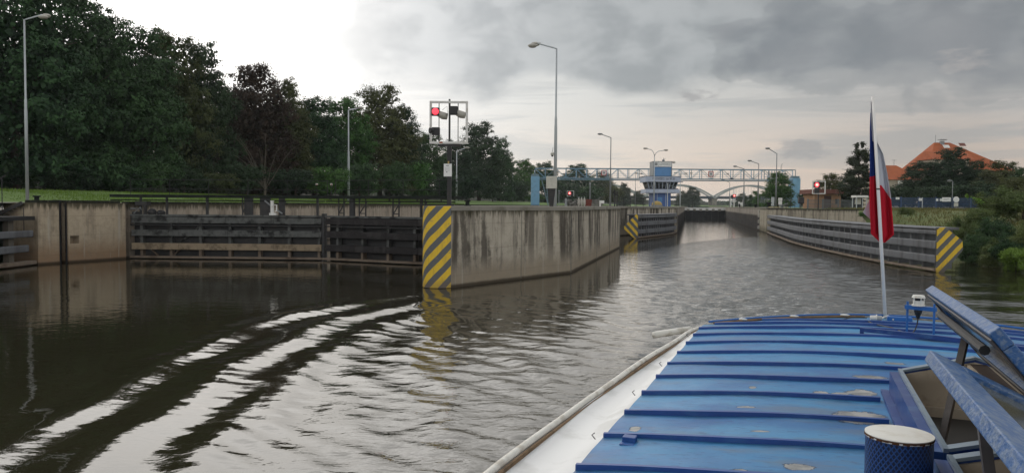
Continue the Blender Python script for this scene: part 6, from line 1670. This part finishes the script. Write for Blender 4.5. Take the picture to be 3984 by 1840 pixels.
# pale bare branches in front of the reddish tree
bt = atY(672, 470, 98); db_ = thing('dead_tree', (bt.x, 97, 4.9), 'leafless tree with pale arching branches below the reddish brown tree', 'dead tree')
rnd = random.Random(12)
b = MB(); b.tube([(0, 0, -.2), (.1, 0, 1.2)], [.16, .13], 7); b.build('trunk', M['palebark'], db_)
for k in range(11):
    b = MB(); sx = rnd.uniform(-2.6, 3.2); h_ = rnd.uniform(4.0, 8.0); y_ = rnd.uniform(-.5, .4)
    pts = [(0.1 * k / 11, 0, .8)]
    for q in range(1, 6):
        f = q / 5; pts.append((sx * f ** .7 + rnd.uniform(-.1, .1) + (sx * .5 * f ** 3), y_ * f, .8 + h_ * f - .9 * f ** 3))
    b.tube(pts, [.06, .05, .042, .034, .024, .014], 5); b.build('branch', M['palebark'], db_)
GUS = 'bushes along the foot of the left wood'
US = [
 (-60, 395, 69, 190, 'leaf_d', 'dark bush cut by the left picture edge under the tall trees'), (35, 372, 72, 150, 'leaf', 'green bush at the left edge lit along its top'),
 (125, 420, 74, 150, 'leaf_d', 'dark bush in the shade right of the leftmost lamp post'), (215, 400, 77, 150, 'leaf_d', 'dark bush behind the grass strip, above the grooved pier'),
 (300, 410, 79, 140, 'leaf', 'bush behind the start of the gate walkway rail'), (380, 385, 82, 150, 'leaf', 'taller bush with pale leaf tips behind the walkway rail'),
 (465, 405, 86, 140, 'leaf_d', 'dark bush left of the yellow-green bush'), (548, 418, 90, 105, 'leaf_o', 'small yellow-green bush below the reddish brown tree'),
 (620, 400, 94, 120, 'leaf_d', 'dark undergrowth bush left of the bare pale branches'), (745, 405, 102, 130, 'leaf_d', 'dark undergrowth bush behind the pair of tiny reflectors'),
 (830, 410, 104, 120, 'leaf_b', 'green bush by the right reflector, left of the second lamp post'), (905, 385, 112, 120, 'leaf', 'leafy bush just right of the second lamp post'),
 (980, 395, 122, 110, 'leaf', 'dull green bush behind the gate support trusses'), (1050, 382, 138, 125, 'leaf_b', 'bright fresh green bush left of the notice board mast'),
 (1110, 425, 150, 80, 'leaf_d', 'dark low bush behind the signal mast'), (1180, 420, 178, 90, 'leaf_d', 'dark low bush right of the signal mast'),
 (1240, 425, 205, 80, 'leaf', 'low bush behind the thin faint lamp post'), (1300, 440, 250, 80, 'leaf_d', 'dark low bush left of the left gantry tower'),
 (1420, 452, 330, 90, 'leaf_d', 'dark low bush behind the grey cabinet'), (1475, 455, 360, 110, 'leaf', 'low spreading bush behind the stone heap'),
 (1535, 462, 400, 70, 'leaf_o', 'loose bush with gaps behind the lamp post left of the tower')]
for i, (px, yt, d, w_, mm, lab) in enumerate(US):
    tree('bush', 'bush%d' % (i % 2), px, yt, d, w_, 4.75 if d < 200 else 4.4, mm, lab, 'bush', GUS)
GRT = 'trees on the right bank'
RT = [
 ('pine_tree', 'pine', 2160, 352, 122, 92, 'needle', 'tall open-branched pine just left of the flag'),
 ('tree', 'oak1', 1957, 430, 150, 84, 'leaf_b', 'round green tree behind the right end of the gantry'),
 ('tree', 'poplar', 1904, 478, 260, 26, 'leaf_b', 'slim pale green poplar left of the round gantry tree'),
 ('tree', 'poplar', 1888, 488, 290, 24, 'leaf', 'second small poplar, lower, between two lamp posts'),
 ('tree', 'oak2', 2086, 433, 142, 92, 'leaf_o', 'light airy tree behind the right white signal frame'),
 ('tree', 'oak0', 2135, 448, 134, 80, 'leaf_d', 'dark tree between the brick building and the pine'),
 ('tree', 'oak3', 2392, 368, 128, 130, 'leaf_d', 'dark pointed tree in front of the large orange roof'),
 ('tree', 'oak1', 2318, 402, 132, 130, 'leaf_d', 'dark tree hiding the left corner of the large house'),
 ('tree', 'oak0', 2450, 402, 126, 110, 'leaf_d', 'dark tree under the right half of the orange roof'),
 ('tree', 'oak2', 2515, 400, 118, 130, 'leaf_o', 'olive brown tree at the right end of the large house'),
 ('tree', 'oak3', 2585, 415, 105, 130, 'leaf', 'green tree cut by the right picture edge'),
 ('tree', 'bush0', 2270, 458, 128, 90, 'leaf_d', 'low dark tree below the lower house, right of the flag'),
 ('tree', 'bush1', 2215, 465, 126, 70, 'leaf_d', 'low dark tree right under the pine, behind the flag'),
 ('tree', 'bush1', 2360, 450, 118, 120, 'leaf_d', 'low dark tree behind the long white fence board'),
 ('tree', 'bush0', 2440, 448, 116, 120, 'leaf_d', 'low dark tree behind the right end of the blue fence'),
 ('tree', 'bush0', 2032, 478, 150, 60, 'leaf', 'bushy tree between the gantry tower and the brick building'),
]
for i, (kd, pr_, px, yt, d, w_, mm, lab) in enumerate(RT):
    tree(kd, pr_, px, yt, d, w_, 3.75, mm, lab, 'tree', GRT)
GSC = 'scrub on the right bank slope'
SC = [
 (2575, 455, 64, 150, 3.6, 'scrub', 'tall bank shrub at the right picture edge, highest of the slope'),
 (2510, 478, 66, 120, 3.2, 'scrub', 'leafy shrub at the end of the blue fence'),
 (2470, 512, 63, 100, 2.2, 'scrub', 'grey-green shrub on the slope below the fence end'),
 (2430, 535, 66, 70, 1.6, 'scrub', 'small shrub on the slope behind the right striped board'),
 (2520, 540, 58, 120, 1.0, 'leaf', 'dark dense shrub in the middle of the slope'),
 (2462, 575, 57.5, 95, .1, 'leaf', 'dark overhanging shrub low at the water right of the striped board'),
 (2515, 590, 55.5, 100, .1, 'scrub', 'shrub with dry stems leaning over the water'),
 (2580, 548, 52, 120, 1.0, 'scrub', 'brownish shrub low at the right picture edge'),
 (2562, 612, 49.5, 90, .0, 'scrub_l', 'bright lush green shrub at the waterline by the right picture edge'),
 (2616, 590, 47, 110, .0, 'scrub_l', 'lush waterside shrub just outside the right picture edge'),
 (2600, 480, 75, 150, 3.8, 'leaf', 'tall dark bank shrub behind the slope at the right picture edge'),
 (2545, 430, 90, 120, 3.75, 'leaf_o', 'olive shrub above the slope, under the green edge tree'),
 (2172, 528, 84, 42, 3.0, 'leaf_b', 'small round green shrub on the wall just left of the flag'),
 (2285, 520, 78, 60, 3.3, 'scrub', 'low shrub on the grass bank right of the flag'),
 (2440, 598, 57, 80, .0, 'leaf', 'dark leafy shrub with its skirt in the water nearest the striped board'),
 (2492, 622, 53.5, 80, .0, 'scrub', 'low grey-green shrub at the waterline between two taller ones'),
 (2540, 585, 51.5, 95, .0, 'leaf', 'dark shrub over the waterline left of the lush green one'),
 (2475, 545, 61, 90, .8, 'scrub', 'rounded shrub halfway up the slope above the waterline'),
 (2410, 552, 62, 60, 1.2, 'scrub', 'low tangled shrub just behind the striped board'),
]
for i, (px, yt, d, w_, zb, mm, lab) in enumerate(SC):
    tree('shrub', 'scrub%d' % (i % 3), px, yt, d, w_, zb, mm, lab, 'shrub', GSC)
# light branch reaching out of the scrub
p_ = atY(2440, 492, 66); lbx = thing('branch', (p_.x + 2.0, 66, 4.2), 'yellow-green leafy twig reaching left above the bank scrub', 'branch')
b = MB(); b.tube([(0.3, 0, -.4), (-.9, 0, .55), (-2.4, 0, 1.15)], [.03, .02, .008], 5); b.build('twig', M['bark'], lbx)
rng = np.random.default_rng(4); f = rng.random(90); P = np.stack([.1 - 2.5 * f, rng.normal(size=90) * .12, -.2 + 1.4 * f - .25 * f * f + rng.normal(size=90) * .08], 1); N = rng.normal(size=(90, 3)); N[:, 2] += 1; N /= np.linalg.norm(N, axis=1)[:, None]
V = leaf_quads(P, N, .26, rng); o = bpy.data.objects.new('leaves', mesh_np('leaves', V, np.arange(len(V)).reshape(-1, 4), M['scrub_l'], rng.random(90))); COL.objects.link(o); o.parent = lbx
# trees at the far bank beyond the upper gate
GFT = 'far trees in the haze upstream'
for px, yt, d, w_, lab in ((1742, 468, 520, 50, 'rounded far tree under the arch right of the tower'), (1716, 480, 560, 40, 'far tree close to the right side of the tower'), (1570, 458, 470, 44, 'round far tree left of the tower under the gantry'), (1606, 478, 540, 40, 'lower far tree left of the tower at the arch springing'), (1868, 486, 480, 40, 'far tree below the right arch beside the lamp posts')):
    tree('tree', 'oak%d' % (px % 4), px, yt, d, w_, 3.5, 'farleaf', lab, 'tree', GFT)
rng = np.random.default_rng(21); Ps = []; Ns = []
for k in range(170):
    x_ = -150 + 1150 * k / 170 + rng.normal() * 4; y_ = 905 + rng.normal() * 8; h_ = rng.uniform(7, 14) * (1 + .25 * math.sin(k * .3))
    n = 90; d = rng.normal(size=(n, 3)); d /= np.linalg.norm(d, axis=1)[:, None]
    Ps.append(np.array([x_, y_, 2 + h_ * .5]) + d * np.array([6, 5, h_ * .5])); Ns.append(d + rng.normal(size=(n, 3)) * .4)
P = np.concatenate(Ps); N = np.concatenate(Ns); N /= np.linalg.norm(N, axis=1)[:, None]
V = leaf_quads(P, N, 3.0, rng, .9); o = bpy.data.objects.new('far_wood', mesh_np('far_wood', V, np.arange(len(V)).reshape(-1, 4), M['farleaf'], rng.random(len(P)))); COL.objects.link(o)
tag(o, kind='stuff')
# far bank ground and hills
b = MB(); b.box(-3000, 4000, 880, 5000, -2, 3.0); o = b.build('ground', M['hillgreen']); tag(o, kind='structure')
b = MB(); vs = []; n = 90
for i in range(n + 1):
    x_ = -3500 + 8000 * i / n; h_ = 28 + 10 * math.sin(i * .23) + 5 * math.sin(i * .61 + 1)
    vs += [(x_, 4200, 0), (x_, 4700, h_), (x_, 5600, 0)]
for i in range(n):
    for j in range(2): b.f.append((i * 3 + j, i * 3 + 3 + j, i * 3 + 4 + j, i * 3 + 1 + j)); b.mi.append(0)
b.v = vs; o = b.build('hills', M['hillgreen'], smooth=True); tag(o, kind='structure')
# grass blades along the left bank edge and on the right bank
def blades(name, pts, h, wd_, mat, seed):
    rng = np.random.default_rng(seed); n = len(pts); P = np.array(pts)
    a = rng.random(n) * 6.28; hh = h * rng.uniform(.5, 1.4, n); ww = wd_ * rng.uniform(.7, 1.3, n)
    T = np.stack([np.cos(a), np.sin(a), np.zeros(n)], 1); ln = rng.normal(size=(n, 3)) * .35; ln[:, 2] = 1
    v0 = P - T * ww[:, None]; v1 = P + T * ww[:, None]; tp_ = P + ln * hh[:, None]
    V = np.stack([v0, v1, tp_ + T * ww[:, None] * .15, tp_ - T * ww[:, None] * .15], 1).reshape(-1, 3)
    o = bpy.data.objects.new(name, mesh_np(name, V, np.arange(len(V)).reshape(-1, 4), M[mat], rng.random(n))); COL.objects.link(o); tag(o, kind='stuff')
rng = np.random.default_rng(8); pts = []
def zl(off): return float(np.interp(off, [.75, 2.4, 6, 11, 16, 30], [3.93, 3.96, 4.25, 4.72, 5.0, 5.4]))
for _ in range(26000):
    Y = rng.uniform(52, 150) ; off = rng.uniform(2.6, 15)
    xe = np.interp(Y, [48.9, 52, 55.2, 260], [-32.8, -30.2, -27.3, -27.3 + .2309 * 204.8]); pts.append((xe - off, Y, zl(off) - .03))
blades('grass', pts, .17, .03, 'blade', 1)
pts = []
for _ in range(16000):
    Y = rng.uniform(44, 104); off = rng.uniform(.8, 15)
    if Y < 86:
        xe = np.interp(Y, [40, 48, 58, 68, 80, 86], [30.5, 32, 34.6, 36.5, 38.8, 39.4]); z = np.interp(off, [.3, 2.2, 5, 8, 11, 30], [.05, 1.1, 2.6, 3.5, 3.75, 3.85])
        k = min(1, max(0, (Y - 76) / 9)); z = z + (3.7 - z) * k if off < 10 else z
    else:
        xe = 39.3; z = np.interp(off, [0, 2.2, 5, 10, 30], [3.7, 3.73, 3.76, 3.78, 3.85])
        if off < 2.4: continue
    pts.append((xe + off, Y, z - .03))
blades('grass', pts, .26, .035, 'blade_dry', 2)
# ------------------------------------------------------------------ evening haze: one closed box of even thin air around the place
b = MB(); b.box(-6500, 7500, -2500, 7000, -4, 48)
hzo = b.build('haze', None); tag(hzo, kind='stuff')
hzo.data.materials.clear()
mt = bpy.data.materials.new('haze'); mt.use_nodes = True; t = mt.node_tree; t.nodes.clear()
pv = nd(t, 'ShaderNodeVolumePrincipled', {'Color': (.80, .86, .90, 1), 'Density': 0.00014})
nd(t, 'ShaderNodeOutputMaterial', {'Volume': pv.outputs[0]})
hzo.data.materials.append(mt)
